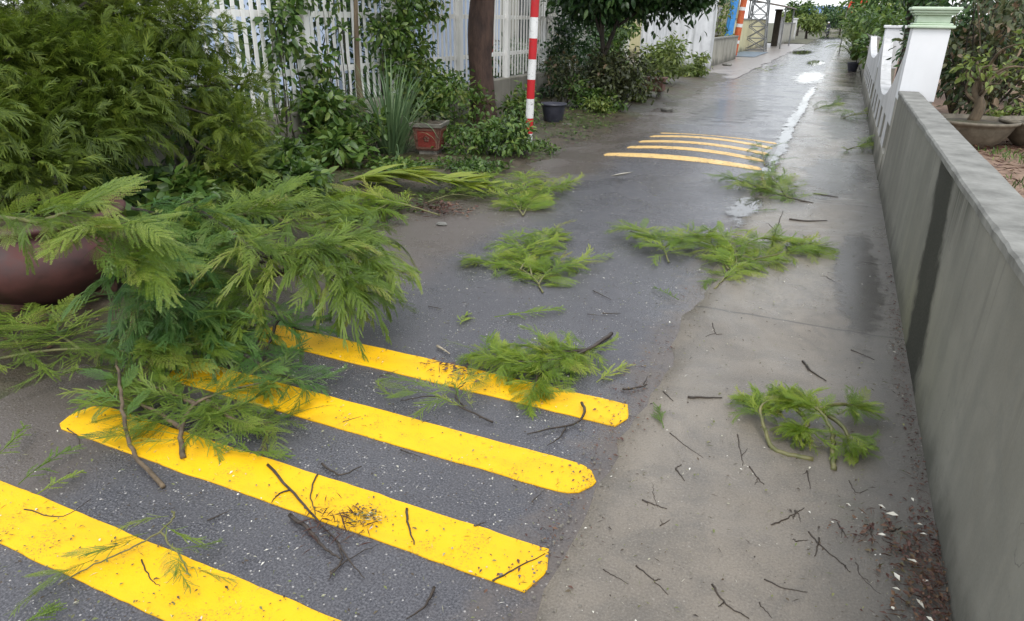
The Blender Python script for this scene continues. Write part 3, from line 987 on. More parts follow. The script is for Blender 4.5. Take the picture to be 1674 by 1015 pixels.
def leafy_branch(name, label, cat, stems, n, size=1.0, mk='feather', mode='ground', seed=1, t0=0.15, r0=0.010, r1=0.003, spread=(0.45, 1.35), group=None, stem_mat='green_stem', tip=1, weights=None, bias=None, dz=(0.0, 0.0)):
    """stems: list of polylines of (u, v, height above ground) photo positions"""
    r = random.Random(seed)
    lines = [[at(*q) for q in st] for st in stems]
    base = lines[0][0].copy(); base.z = 0
    g = empty(name, base, label, cat, group)
    curves = []
    for st in lines:
        c = spline(st, max(8, 5 * len(st)))
        j = [Vector((r.uniform(-1, 1), r.uniform(-1, 1), r.uniform(-.3, .3))) * 0.004 for _ in c]
        c = [a + b for a, b in zip(c, j)]
        for a in c: a.z = max(a.z, r0 * .8)
        curves.append(c)
        mb = MB(); mb.tube(c, [r0 + (r1 - r0) * i / (len(c) - 1) for i in range(len(c))], 6)
        mb.build('stem', M[stem_mat], g, True)
    tot = [sum((c[i + 1] - c[i]).length for i in range(len(c) - 1)) for c in curves]
    if weights: tot = [a * b for a, b in zip(tot, weights)]
    sm = sum(tot)
    side = 1
    for ci, c in enumerate(curves):
        m = max(2, round(n * tot[ci] / sm))
        for k in range(m):
            t = t0 + (1 - t0) * (k + r.uniform(.2, .8)) / m
            if k >= m - tip: t = 1.0
            q = t * (len(c) - 1); i = min(int(q), len(c) - 2)
            p = c[i].lerp(c[i + 1], q - i)
            d = (c[i + 1] - c[i]).normalized()
            dh = Vector((d.x, d.y, 0))
            if dh.length < 1e-3: dh = Vector((1, 0, 0))
            dh.normalize()
            side = -side
            a = side * r.uniform(*spread) * (1 - 0.5 * t)
            if k >= m - tip: a = r.uniform(-.3, .3)
            dd = Matrix.Rotation(a, 3, 'Z') @ dh
            if bias is not None: dd = (dd + bias * r.uniform(.3, 1.0)).normalized()
            sc = size * r.uniform(.72, 1.18)
            if mode == 'ground':
                dd.z = r.uniform(-0.02, 0.16)
                p = p + Vector((0, 0, 0.012 + r.uniform(0, .025)))
                kind = r.choice(('flat', 'mess', 'mess')); roll = r.uniform(-.35, .35)
            elif mode == 'curl':
                dd.z = r.uniform(-.08, .26)
                kind = r.choice(('droop', 'flat', 'mess', 'mess', 'mess')); roll = r.uniform(-.6, .6)
            elif mode == 'weep':
                dd.z = r.uniform(-.2, .45)
                kind = r.choice(('weep', 'weep', 'droop', 'mess')); roll = r.uniform(-.9, .9)
            else:
                dd.z = r.uniform(-.25, .55)
                kind = r.choice(('droop', 'mess', 'mess', 'flat', 'weep') if mode == 'heap' else ('droop', 'flat')); roll = r.uniform(-.6, .6)
            p = p + Vector((0, 0, r.uniform(*dz)))
            me = r.choice(FR[mk, kind])
            put('leaf', me, g, frame(p, dd, roll=roll, s=sc))
    return g


def single_frond(name, label, cat, uv0, uv1, mk='feather', seed=1, z=0.02, width=1.0, group=None):
    """one loose feathery leaf lying on the ground from uv0 (stalk) to uv1 (tip)"""
    r = random.Random(seed)
    a, b = at(*uv0, z), at(*uv1, z)
    L = (b - a).length
    V, T = frond_template(L, max(12, int(L / 0.020)), 0.11 * width * min(1.2, max(.6, L / .4)), 0.08, 0.16, 0.65, 0.1, True, 900 + seed, r.uniform(-.5, .5), .85)
    me = mesh_np(name, V, T); me.materials.append(M[mk])
    o = put(name, me, None, frame(a, b - a, roll=r.uniform(-.15, .15)))
    return tag(o, label, cat, group)


def np_scatter(name, templates, P, X, U, Sc, mat, parent=None):
    """merge many small templates: positions P, forward X, up U, scales Sc"""
    Vs = []; Ts = []; off = 0
    P = np.asarray(P); X = np.asarray(X); U = np.asarray(U); Sc = np.asarray(Sc)
    X = X / np.linalg.norm(X, axis=1, keepdims=True)
    Y = np.cross(U, X); Y /= np.linalg.norm(Y, axis=1, keepdims=True) + 1e-9
    Z = np.cross(X, Y)
    idx = np.arange(len(P)) % len(templates)
    for ti, (V, T) in enumerate(templates):
        sel = np.where(idx == ti)[0]
        if len(sel) == 0: continue
        R = np.stack([X[sel], Y[sel], Z[sel]], axis=2)            # columns
        W = np.einsum('nij,vj->nvi', R, V) * Sc[sel][:, None, None] + P[sel][:, None, :]
        nV = len(V)
        TT = T[None, :, :] + (np.arange(len(sel)) * nV)[:, None, None] + off
        Vs.append(W.reshape(-1, 3)); Ts.append(TT.reshape(-1, 3))
        off += nV * len(sel)
    me = mesh_np(name, np.concatenate(Vs), np.concatenate(Ts))
    return link_mesh(name, me, mat, parent)


def broad_template(w=0.45, fold=0.18, curve=0.25, pet=0.12):
    """simple pointed leaf of length 1 along +X"""
    xs = [0, 0.22, 0.5, 0.78, 1.0]; ws = [0.0, 0.75, 1.0, 0.62, 0.0]
    V = [(-pet, 0, 0)]
    V = []
    for x, q in zip(xs, ws):
        z = -curve * x * x
        V += [(x, -w * .5 * q, z + fold * w * q), (x, 0, z), (x, w * .5 * q, z + fold * w * q)]
    F = []
    for i in range(4):
        for k in (0, 1):
            a = i * 3 + k
            F.append((a, a + 3, a + 4, a + 1))
    T = [t for t in tris(F)]
    return np.array(V, dtype=np.float64), np.array(T, dtype=np.int32)


BROAD = [broad_template(.45, .18, .25), broad_template(.5, .1, .4), broad_template(.4, .25, .1)]
BROAD2 = [(np.array([(0, 0, 0), (.45, -.24, .05), (1, 0, -.15), (.45, .24, .05)], dtype=np.float64), np.array([(0, 1, 2), (0, 2, 3)], dtype=np.int32))]
NARROW = [broad_template(.16, .2, .3), broad_template(.2, .1, .5)]
OVAL = [broad_template(.75, .1, .2), broad_template(.85, .15, .35)]


def cloud(rng, clumps, per, shell=0.5):
    """points inside soft ball clumps (cx, cy, cz, rx, ry, rz)"""
    P = []; N = []
    for (cx, cy, cz, rx, ry, rz) in clumps:
        d = rng.normal(size=(per, 3)); d /= np.linalg.norm(d, axis=1, keepdims=True)
        rad = shell + (1 - shell) * rng.random(per) ** 0.6
        rad *= 1 + 0.25 * rng.normal(size=per)
        P.append(np.array([cx, cy, cz]) + d * rad[:, None] * np.array([rx, ry, rz]))
        N.append(d)
    return np.concatenate(P), np.concatenate(N)


def foliage(name, clumps, per, size, templates, mat, parent, seed, up_bias=0.5, droop=0.3, shell=0.35, zmin=None):
    rng = np.random.default_rng(seed)
    P, N = cloud(rng, clumps, per, shell)
    if zmin is not None:
        P[:, 2] = np.maximum(P[:, 2], zmin + rng.random(len(P)) * 0.08)
    X = N + rng.normal(size=P.shape) * 0.6
    X[:, 2] -= droop
    U = rng.normal(size=P.shape) * 0.5 + N * 0.4
    U[:, 2] += up_bias + 0.3
    Sc = size * (0.6 + 0.7 * rng.random(len(P)))
    return np_scatter(name, templates, P, X, U, Sc, mat, parent)


def sub_clumps(rng, c, r, k, f=0.45):
    """k smaller clumps spread through the ellipsoid c, r"""
    out_ = []
    for _ in range(k):
        d = rng.normal(size=3); d /= np.linalg.norm(d)
        q = rng.random() ** 0.45
        s = f * (0.65 + 0.7 * rng.random())
        out_.append((c[0] + d[0] * q * r[0], c[1] + d[1] * q * r[1], c[2] + d[2] * q * r[2], r[0] * s, r[1] * s, r[2] * s))
    return out_


def tree(name, label, base, H, c, r, k, per, leaf, tmpl, mat, seed, trunk_r=0.1, bark='bark_dark', group=None, cat='tree', shell=.35, f=.42, limbs=5, top=None):
    rng = np.random.default_rng(seed); rr = random.Random(seed)
    g = empty(name, base, label, cat, group)
    top = Vector(top) if top else Vector((c[0], c[1], c[2]))
    b = Vector(base)
    mid_ = b.lerp(top, .5) + Vector((rr.uniform(-.1, .1), rr.uniform(-.1, .1), 0)) * trunk_r * 5
    pts = spline([b - Vector((0, 0, .1)), b.lerp(mid_, .5), mid_, top], 14)
    mb = MB(); mb.tube(pts, [trunk_r * (1.25 if i == 0 else 1.05 - .65 * i / 13) for i in range(14)], 10); mb.build('trunk', M[bark], g, True)
    cl = sub_clumps(rng, c, r, k, f)
    for q in cl[:limbs]:
        e = Vector(q[:3])
        s = pts[rr.randint(6, 12)]
        m_ = s.lerp(e, .5) + Vector((0, 0, .1 * (e - s).length))
        mb = MB(); mb.tube(spline([s, m_, e], 8), [trunk_r * .45 * (1 - .75 * i / 7) for i in range(8)], 6); mb.build('limb', M[bark], g, True)
    foliage('crown', cl, per, leaf, tmpl, mat, g, seed + 1, shell=shell)
    return g


def shrub(name, label, base, clumps, per, leaf, tmpl, mat, seed, nstem=7, cat='shrub', group=None, stem_mat='bark_dark', stem_r=0.008, shell=.3, droop=.3):
    rr = random.Random(seed)
    g = empty(name, base, label, cat, group)
    b = Vector(base)
    for i in range(nstem):
        q = clumps[i % len(clumps)]
        e = Vector((q[0] + rr.uniform(-.5, .5) * q[3], q[1] + rr.uniform(-.5, .5) * q[4], q[2] + rr.uniform(0, .7) * q[5]))
        s = b + Vector((rr.uniform(-.06, .06), rr.uniform(-.06, .06), -.03))
        s.x += (q[0] - b.x) * .5; s.y += (q[1] - b.y) * .5
        mb = MB(); mb.tube(spline([s, s.lerp(e, .5) + Vector((rr.uniform(-.08, .08), rr.uniform(-.08, .08), 0)), e], 7), [stem_r * (1.1 - .7 * j / 6) for j in range(7)], 5)
        mb.build('stem', M[stem_mat], g, True)
    foliage('crown', clumps, per, leaf, tmpl, mat, g, seed + 5, shell=shell, droop=droop, zmin=0.02)
    return g

# ================================================================== LEFT SIDE
FX = -6.0
g = empty('picket_fence', (FX, 12, 0), 'long white picket fence on a mossy footing behind the verge plants', 'fence')
MB().box(FX - .11, FX + .09, 2.0, 22.1, -0.05, 0.60, bev=0.015).build('footing', M['base_wall'], g)
for z in (1.04, 1.69):
    MB().box(FX - .055, FX - .012, 2.0, 22.1, z - .035, z + .035).build('rail', M['fence_white'], g)
r = random.Random(5)
slat_me = []
for k in range(3):
    mb = MB(); w_ = 0.027
    vs = []
    for (z, q) in ((0.0, 1.0), (0.5, 1.02), (1.0, .98), (1.44, 1.0)):
        vs += [(-.004, -w_ * q, z), (.006, -w_ * q, z), (.006, w_ * q, z), (-.004, w_ * q, z)]
    vs += [(-.004, 0, 1.50), (.006, 0, 1.50)]
    fs = [(3, 2, 1, 0)]
    for lv in range(3):
        for j in range(4):
            a = lv * 4 + j; b = lv * 4 + (j + 1) % 4
            fs.append((a, b, b + 4, a + 4))
    fs += [(12, 13, 17, 16), (13, 14, 17), (14, 15, 16, 17), (15, 12, 16)]
    mb.add(vs, fs)
    me = mb.mesh('slat'); me.materials.append(M['fence_white']); slat_me.append(me)
y = 4.3
i = 0
while y < 22.0:
    if i % 14 == 7:
        MB().box(FX - .06, FX + .05, y - .05, y + .05, 0.55, 2.25, bev=0.012).build('post', M['fence_white'], g)
    else:
        o = put('slat', r.choice(slat_me), g, Matrix.Translation((FX, y + r.uniform(-.008, .008), 0.63 + r.uniform(-.03, .03))) @ Matrix.Rotation(r.uniform(-.012, .012), 4, 'X'))
    y += 0.140
    i += 1

# house behind the fence
g = empty('pale_blue_house', (-12, 12, 0), 'pale blue house seen in slices through the white fence', 'house')
HX = -8.6
MB().box(-14, HX, 11.2, 18.4, -.05, 3.4).build('wall', M['pale_blue_house'], g)
mb = MB(); mb.add([(-14.5, 10.8, 3.4), (HX + .7, 10.8, 3.4), (HX + .7, 18.7, 3.4), (-14.5, 18.7, 3.4), (-14.5, 10.8, 3.55), (HX + .7, 10.8, 3.55), (HX + .7, 18.7, 3.55), (-14.5, 18.7, 3.55), (-11.5, 10.8, 5.2), (-11.5, 18.7, 5.2)],
              [(3, 2, 1, 0), (0, 1, 5, 4), (1, 2, 6, 5), (2, 3, 7, 6), (3, 0, 4, 7), (5, 6, 9, 8), (7, 4, 8, 9), (4, 5, 8), (6, 7, 9)])
mb.build('roof', M['terracotta'], g)
for (y0, y1, z0, z1, m_, nm) in ((12.9, 13.6, 1.1, 2.2, 'glass', 'window'), (17.0, 17.9, .05, 2.2, 'door_red', 'door')):
    p = MB().box(HX - .02, HX + .03, y0, y1, z0, z1).build(nm, M[m_], g)
    MB().box(HX + .001, HX + .06, y0 - .08, y0 - .001, z0 - .02, z1 + .08).box(HX + .001, HX + .06, y1 + .001, y1 + .08, z0 - .02, z1 + .08).box(HX + .001, HX + .06, y0, y1, z1 + .001, z1 + .08).build('frame', M['white_wall'], p)

# garden beyond the fence
g = empty('beige_house', (-12, 25, 0), 'beige house wall seen through the far end of the fence', 'house')
MB().box(-14, -9.2, 19.2, 33, -.05, 3.6).build('wall', M['grey_wall'], g)
MB().box(-14.4, -8.8, 18.9, 33.4, 3.601, 3.8).build('roof', M['roof_grey'], g)
for y0 in (21, 25): MB().box(-9.22, -9.16, y0, y0 + 1.2, 1, 2.2).build('window', M['glass'], g)
rngh = np.random.default_rng(12)
cl = [(-7.6 + rngh.normal() * .35, 5.2 + 5.9 * rngh.random(), .3 + 2.3 * rngh.random(), .45, .5, .42) for _ in range(34)]
shrub('garden_hedge', 'dark garden hedge behind the left end of the white fence', (-7.6, 8, 0), cl, 120, .15, BROAD, M['broad_dark'], 711, 16, 'hedge', stem_r=.015)
cl = [(-7.3 + rngh.normal() * .3, 12.2 + 11 * rngh.random(), .2 + .9 * rngh.random(), .35, .5, .32) for _ in range(30)]
shrub('garden_hedge', 'low garden bushes behind the right part of the white fence', (-7.3, 17, 0), cl, 90, .13, BROAD, M['broad_dark'], 712, 16, 'hedge')

# maroon jar half hidden by the hanging leaves
jb = at(105, 505)
g = empty('glazed_jar', (jb.x - .25, jb.y + .12, 0), 'large maroon glazed jar half hidden under hanging feathery leaves', 'jar')
J = (jb.x - .25, jb.y + .12, 0)
MB().lathe([(.30, .05), (.36, .08), (.47, .15), (.545, .25), (.55, .34), (.51, .42), (.46, .48), (.45, .51), (.49, .53), (.50, .555), (.48, .57), (.42, .57), (.41, .53), (.43, .47), (.42, .4)], 40, J).build('body', M['maroon'], g, True)
for a in range(4):
    q = RAD(20 + 90 * a)
    MB().lathe([(.09, 0), (.10, .03), (.11, .07), (.09, .13)], 12, (J[0] + .30 * math.cos(q), J[1] + .30 * math.sin(q), 0)).build('foot', M['terracotta'], g, True)
MB().lathe([(.425, .46), (.3, .48), (.1, .49), (.01, .495)], 24, J).build('soil', M['soil'], g, True)

# red-white banded pole
pb = at(863, 240)
g = empty('banded_pole', pb, 'red and white banded traffic pole standing at the road edge', 'pole')
top = Vector((pb.x + .07, pb.y, 2.6)); b0 = Vector((pb.x, pb.y, -.1))
hs = [0.0, .19, .40, .66, .915, 1.175, 1.44, 1.70, 1.96, 2.22, 2.5]
def pp(z): return b0.lerp(top, (z + .1) / 2.7)
for i in range(len(hs) - 1):
    z0, z1 = hs[i], hs[i + 1]
    if i == 0: z0 = -.08
    q0, q1 = pp(z0), pp(z1)
    MB().tube([q0, q1 - Vector((0, 0, .0005))], 0.055, 20).build('band', M['white' if i % 2 == 0 else 'red'], g, False)

# slender brown trunk in front of the fence
wb = at(598, 243); 
g = tree('slender_tree', 'slender straight brown trunk in front of the fence with a leafy top', (wb.x, wb.y, 0), 2, (wb.x, wb.y, 2.25), (.45, .45, .38), 8, 60, .16, NARROW, M['broad'], 31, trunk_r=.062, bark='bark_peel', limbs=0, top=(wb.x - .0, wb.y, 2.05))

# big reddish trunk
tb = at(790, 207)
g = empty('large_tree', tb, 'thick reddish-brown tree trunk rising out of frame beside the fence', 'tree')
pts = spline([tb + Vector((0, 0, -.1)), tb + Vector((-.02, .0, .5)), tb + Vector((-.06, 0, 1.2)), tb + Vector((-.02, .05, 2.0)), tb + Vector((.08, .1, 3.0))], 22)
rad = [.33, .27, .24, .225, .215, .21, .205, .205, .20, .20, .205, .21, .215, .21, .2, .19, .185, .18, .17, .165, .16, .15]
mb = MB(); mb.tube(pts, rad, 18)
vv = []
for (x, y_, z) in mb.v:
    d = mnoise.noise(Vector((x * 6, y_ * 6, z * 1.3))) * .035 + mnoise.noise(Vector((x * 16, y_ * 16, z * 3))) * .012
    c_ = Vector((x - tb.x, y_ - tb.y, 0)); c_ = c_.normalized() if c_.length else c_
    vv.append((x + c_.x * d, y_ + c_.y * d, z))
mb.v = vv
mb.build('trunk', M['bark_red'], g, True)
rngt = np.random.default_rng(3)
limb_ends = [(-1.6, -1.6, 2.6), (-.9, -2.6, 2.35), (1.0, 1.5, 3.2), (.3, -1.2, 3.5), (-1.2, 1.2, 3.3)]
cl = []
for e in limb_ends:
    e = tb + Vector(e)
    s = tb + Vector((-.02, .05, 2.0))
    MB().tube(spline([s, s.lerp(e, .5) + Vector((0, 0, .25)), e], 9), [.10 - .009 * k for k in range(9)], 8).build('limb', M['bark_red'], g, True)
    cl += sub_clumps(rngt, e, (.9, .9, .5), 7, .4)
foliage('crown', cl, 130, .13, BROAD, M['broad'], g, 44)

# hanging twigs of leaves and climbers on the fence
def climber(label, u, v0, v1, w_, n, seed, mat='broad', size=.10, X=FX + .10):
    p0, p1 = onX(u, v1, X), onX(u, v0, X)
    cls = []
    rr = random.Random(seed)
    k = max(3, int(abs(p1.z - p0.z) / .22))
    for i in range(k):
        t = (i + .5) / k
        cls.append((X + rr.uniform(-.02, .12), p0.y + rr.uniform(-1, 1) * w_ * .5, p0.z + (p1.z - p0.z) * t, .13, w_ * .5, .16))
    return shrub('climbing_plant', label, (X, p0.y, 0), cls, n, size, BROAD, M[mat], seed, 5, 'plant', 'plants climbing the white fence')


climber('leafy climber on the fence left of the wide post', 500, -30, 190, .55, 95, 71, 'broad', .12)
climber('leafy climber at the left end of the visible slats', 455, -20, 160, .28, 22, 72)
climber('dense climber over the fence between slender trunk and thick trunk', 690, -20, 190, 1.6, 330, 73, 'broad', .11)
climber('thin climber on the fence just right of the wide post', 545, -10, 60, .3, 20, 74)
climber('sparse climber on the slats just right of the slender trunk', 625, -30, 60, .5, 30, 76)

climber('dark climber hiding the fence just right of the banded pole', 905, 30, 150, 1.6, 170, 77, 'broad_dark', .12)
climber('dark climber hiding the far fence behind the slim shade tree', 960, 20, 130, 2.6, 220, 78, 'broad_dark', .13)
climber('dark climber covering the far right end of the fence', 1010, 10, 115, 3.0, 240, 79, 'broad', .14)

# verge shrubs
def shr(name, label, u, v, R, H, n, size, tmpl, mat, seed, k=6, f=.5, **kw):
    b = at(u, v)
    rng = np.random.default_rng(seed)
    cl = sub_clumps(rng, (b.x, b.y, H * .5), (R, R, H * .45), k, f)
    return shrub(name, label, b, cl, n, size, tmpl, M[mat], seed, **kw)


shr('leafy_shrub', 'dark leafy shrub under the fence left of the slender trunk', 500, 262, .55, 1.0, 170, .12, BROAD, 'broad', 81, 10)
shr('leafy_shrub', 'low green shrub at the feet of the slender trunk', 575, 262, .36, .65, 110, .12, BROAD, 'broad', 82, 6)
shr('leafy_shrub', 'dense low shrub with small leaves in front of the thick trunk', 790, 258, .62, .58, 190, .075, BROAD, 'broad', 83, 10)
shr('leafy_shrub', 'shrub behind the red square planter', 730, 215, .6, 1.1, 200, .09, BROAD, 'broad', 84, 8)
shr('leafy_shrub', 'green shrub between the thick trunk and the banded pole', 850, 205, .34, .8, 110, .09, BROAD, 'broad', 85, 6)
shr('leafy_shrub', 'bushy plant standing in the dark blue pot', 918, 178, .42, 1.25, 75, .09, BROAD, 'shrub_brown', 86, 8)
shr('leafy_shrub', 'large dark twiggy shrub beyond the blue pot', 995, 180, .75, 1.25, 240, .10, BROAD, 'shrub_brown', 87, 12)
shr('leafy_shrub', 'small green plant at the foot of the dark twiggy shrub', 1005, 186, .28, .4, 60, .09, BROAD, 'broad', 88, 4)
shr('leafy_shrub', 'yellow-green bush against the streaked white wall', 1066, 140, .75, 1.35, 240, .13, BROAD, 'broad_lime', 89, 10)
shr('leafy_shrub', 'weedy green plants behind the fallen heap', 400, 330, .55, .65, 110, .12, BROAD, 'broad', 90, 8)
shr('leafy_shrub', 'broad-leaved weeds left of the palm frond', 530, 285, .35, .42, 50, .13, BROAD, 'broad', 91, 6)
shr('leafy_shrub', 'small weeds at the foot of the banded pole', 885, 248, .30, .16, 55, .05, BROAD, 'broad', 92, 5)
shr('leafy_shrub', 'dark shrub in the deep shade below the leaning tree', 300, 300, .7, 1.0, 120, .11, BROAD, 'broad_dark', 93, 10)
shr('leafy_shrub', 'dark shrub behind the maroon jar', 60, 330, .9, 1.0, 130, .12, BROAD, 'broad_dark', 94, 10)

for i, (u, v, R, H, n, sz, mt, k, lb) in enumerate((
        (250, 405, .45, .50, 130, .12, 'broad', 8, 'green weeds right behind the maroon jar'),
        (345, 385, .45, .48, 130, .12, 'broad', 8, 'green weeds under the dark limb of the fallen branch'),
        (440, 350, .42, .50, 130, .11, 'broad', 8, 'fresh green weeds behind the weeping green mop'),
        (480, 312, .38, .55, 110, .12, 'broad', 7, 'weeds between the leaning tree and the rotten leaf clump'),
        (190, 390, .40, .60, 110, .12, 'broad_dark', 7, 'dark weeds directly over the rim side of the maroon jar'),
        (640, 285, .40, .16, 110, .07, 'broad', 8, 'low ground weeds in front of the red square planter'),
        (760, 278, .40, .13, 110, .06, 'broad', 8, 'low ground weeds in front of the dense small-leaved shrub'),
        (350, 300, .55, 1.0, 150, .12, 'broad', 9, 'leafy shrub at the right foot of the leaning tree'))):
    shr('weed_patch', lb, u, v, R, H, n, sz, BROAD, mt, 960 + i, k, cat='weeds', group='weeds on the verge')
for i, (u, v, R, H, n, sz, mt, lb) in enumerate(((1035, 168, .40, .75, 110, .10, 'broad_lime', 'yellow-green bush left of the terracotta trough'), (955, 184, .38, .6, 110, .09, 'broad', 'low green bush at the foot of the slim shade tree'), (1120, 128, .6, .8, 130, .13, 'broad_lime', 'pale low bush at the right foot of the streaked wall'), (985, 188, .3, .35, 70, .08, 'broad_lime', 'small pale plants at the road edge past the blue pot'))):
    shr('roadside_bush', lb, u, v, R, H, n, sz, BROAD, mt, 980 + i, 6, cat='bush', group='bushes along the far verge')
# shade tree with dark crown over the pots
b = at(957, 178)
tree('shade_tree', 'slim tree with a dark green crown hanging over the potted plants', (b.x, b.y, 0), 3, (b.x + .55, b.y + .9, 2.4), (1.7, 1.6, .80), 38, 420, .15, BROAD, M['broad_dark'], 51, trunk_r=.075, limbs=7)

# big leaves, one by one, at the foot of the slender trunk
bp = at(572, 276)
g = empty('broad_leaved_plant', bp, 'cluster of big pale green leaves below the slender trunk', 'plant')
ov = []
for i, (V, T) in enumerate(OVAL + BROAD[:1]):
    me = mesh_np('big_leaf', V, T); me.materials.append(M['broad']); ov.append(me)
r = random.Random(9)
for i in range(46):
    a = r.uniform(0, 6.28); q = r.uniform(.05, .55)
    p = bp + Vector((math.cos(a) * q, math.sin(a) * q * .8, r.uniform(.10, .42) * (1.1 - q)))
    d = Vector((math.cos(a), math.sin(a), r.uniform(-.2, .5)))
    MB().tube(spline([bp + Vector((math.cos(a) * .05, math.sin(a) * .05, 0)), p * .6 + bp * .4 + Vector((0, 0, .04)), p], 5), .004, 4).build('stalk', M['green_stem'], g)
    put('leaf', r.choice(ov), g, frame(p, d, roll=r.uniform(-.5, .5), s=r.uniform(.12, .21)))

# lemongrass clump
lb = at(643, 258)
g = empty('grass_clump', lb, 'tall blue-green clump of long arching grass beside the red planter', 'grass')
blades = []
for i in range(5):
    rr = random.Random(i); V = []; T = []
    x = z = 0; a = RAD(84 - 4 * i)
    n_ = 9
    for k in range(n_ + 1):
        t = k / n_
        w_ = .0085 * (1 - t ** 2.2) + .0006
        V += [(x, -w_, z + .002), (x, w_, z + .002)]
        a -= (.05 + .05 * i) * t * 1.6
        x += math.cos(a) * .1; z += math.sin(a) * .1
    for k in range(n_):
        q = 2 * k
        T += [(q, q + 2, q + 3), (q, q + 3, q + 1)]
    me = mesh_np('grass_blade', np.array(V), np.array(T)); me.materials.append(M['grass']); blades.append(me)
r = random.Random(14)
for i in range(190):
    a = r.uniform(0, 6.28); q = r.uniform(0, .16)
    p = lb + Vector((math.cos(a) * q, math.sin(a) * q, 0))
    lean = r.choice((0, 0, 1, 2)) 
    me = blades[min(4, int(abs(r.gauss(0, 1.9))))]
    put('blade', me, g, Matrix.Translation(p) @ Matrix.Rotation(a + r.uniform(-.5, .5), 4, 'Z') @ Matrix.Rotation(r.uniform(-.05, .30) if r.random() < .8 else r.uniform(.4, .85), 4, 'Y') @ Matrix.Scale(r.uniform(.9, 1.5), 4))

# red square planter
pb = at(704, 258)
g = empty('square_planter', pb, 'small red square ceramic planter with a framed flower panel', 'planter', rz=RAD(14))
Rz = Matrix.Translation(pb) @ Matrix.Rotation(RAD(14), 4, 'Z')
def frustum(mb, s0, s1, z0, z1, Mx):
    vs = [(-s0, -s0, z0), (s0, -s0, z0), (s0, s0, z0), (-s0, s0, z0), (-s1, -s1, z1), (s1, -s1, z1), (s1, s1, z1), (-s1, s1, z1)]
    return mb.add([Mx @ Vector(p) for p in vs], [(3, 2, 1, 0), (4, 5, 6, 7), (0, 1, 5, 4), (1, 2, 6, 5), (2, 3, 7, 6), (3, 0, 4, 7)])
mb = MB(); frustum(mb, .145, .145, 0, .06, Rz); frustum(mb, .115, .115, .0602, .115, Rz); mb.build('stand', M['pot_grey'], g)
mb = MB(); frustum(mb, .13, .175, .1153, .41, Rz); mb.build('body', M['terracotta'], g)
mb = MB(); frustum(mb, .20, .21, .4102, .455, Rz); mb.build('rim', M['pot_grey'], g)
mb = MB(); mb.box(-.17, .17, -.17, .17, .4555, .462, Rz); mb.build('soil', M['soil'], g)
for k in range(4):
    Mk = Rz @ Matrix.Rotation(math.pi / 2 * k, 4, 'Z')
    T_ = Mk @ Matrix.Translation((0, -.1525, .265)) @ Matrix.Rotation(RAD(8.7), 4, 'X')
    mb = MB(); mb.box(-.115, .115, -.009, .004, -.105, .105, T_); p = mb.build('panel', M['red_tile'], g)
    fr = MB()
    for (x0, x1, z0, z1) in ((-.135, .135, .106, .128), (-.135, .135, -.128, -.106), (-.137, -.116, -.106, .106), (.116, .137, -.106, .106)):
        fr.box(x0, x1, -.016, .004, z0, z1, T_)
    fr.build('panel_frame', M['terracotta'], p)
    fl = MB()
    for j in range(5):
        a = RAD(90 + 72 * j)
        fl.lathe([(.017, 0), (.015, .005), (.004, .008)], 8, (0, 0, 0))
        nn = 24
        Tj = T_ @ Matrix.Translation((.024 * math.cos(a), -.010, .024 * math.sin(a))) @ Matrix.Rotation(math.pi / 2, 4, 'X')
        fl.v[-nn:] = [tuple(Tj @ Vector(q)) for q in fl.v[-nn:]]
    fl.build('flower_relief', M['terracotta'], p)
shr('small_potted_plant', 'wilted seedling growing in the red square planter', 704, 258, .01, .02, 1, .01, BROAD, 'broad', 95, 1) if False else None
foliage_g = empty('wilted_plant', pb + Vector((0, 0, .46)), 'wilted little plant lying in the red square planter', 'plant')
foliage('leaves', [(pb.x, pb.y, .50, .13, .13, .05)], 34, .10, BROAD, M['shrub_brown'], foliage_g, 7, zmin=.47)

# blue plastic pot
pb = at(904, 204)
g = empty('plastic_pot', pb, 'dark blue plastic pot on the verge beyond the banded pole', 'pot')
MB().lathe([(.135, 0), (.145, .01), (.20, .31), (.205, .33), (.225, .335), (.225, .36), (.20, .36), (.19, .31)], 28, pb).build('body', M['blue_plastic'], g, True)
MB().lathe([(.193, .31), (.1, .325), (.01, .33)], 20, pb).build('soil', M['soil'], g, True)
for i, (u, v, a, s) in enumerate(((930, 196, 20, 1), (944, 192, -15, .9), (925, 208, 60, .8), (950, 186, 5, 1.1))):
    p = at(u, v)
    o = MB().box(-.11 * s, .11 * s, -.05, .05, 0, .06, Matrix.Translation(p) @ Matrix.Rotation(RAD(a), 4, 'Z'), bev=.006).build('brick', M['pot_grey'])
    tag(o, ('loose grey brick nearest to the dark blue pot', 'loose brick right of the blue pot, second one along', 'loose brick just in front of the blue pot', 'loose brick farthest right of the blue pot')[i], 'brick', 'bricks beside the blue pot')

# far planter with fern
pb = at(1064, 160)
g = empty('trough_planter', pb, 'rectangular terracotta trough on feet with arching ferns', 'planter')
MB().box(pb.x - .30, pb.x + .28, pb.y - .15, pb.y + .15, .16, .42, bev=.02).build('body', M['terracotta'], g)
MB().box(pb.x - .34, pb.x + .32, pb.y - .19, pb.y + .19, .421, .47, bev=.01).build('rim', M['terracotta'], g)
for sx in (-.22, .2): MB().box(pb.x + sx - .06, pb.x + sx + .06, pb.y - .12, pb.y + .12, 0, .159).build('foot', M['pot_grey'], g)


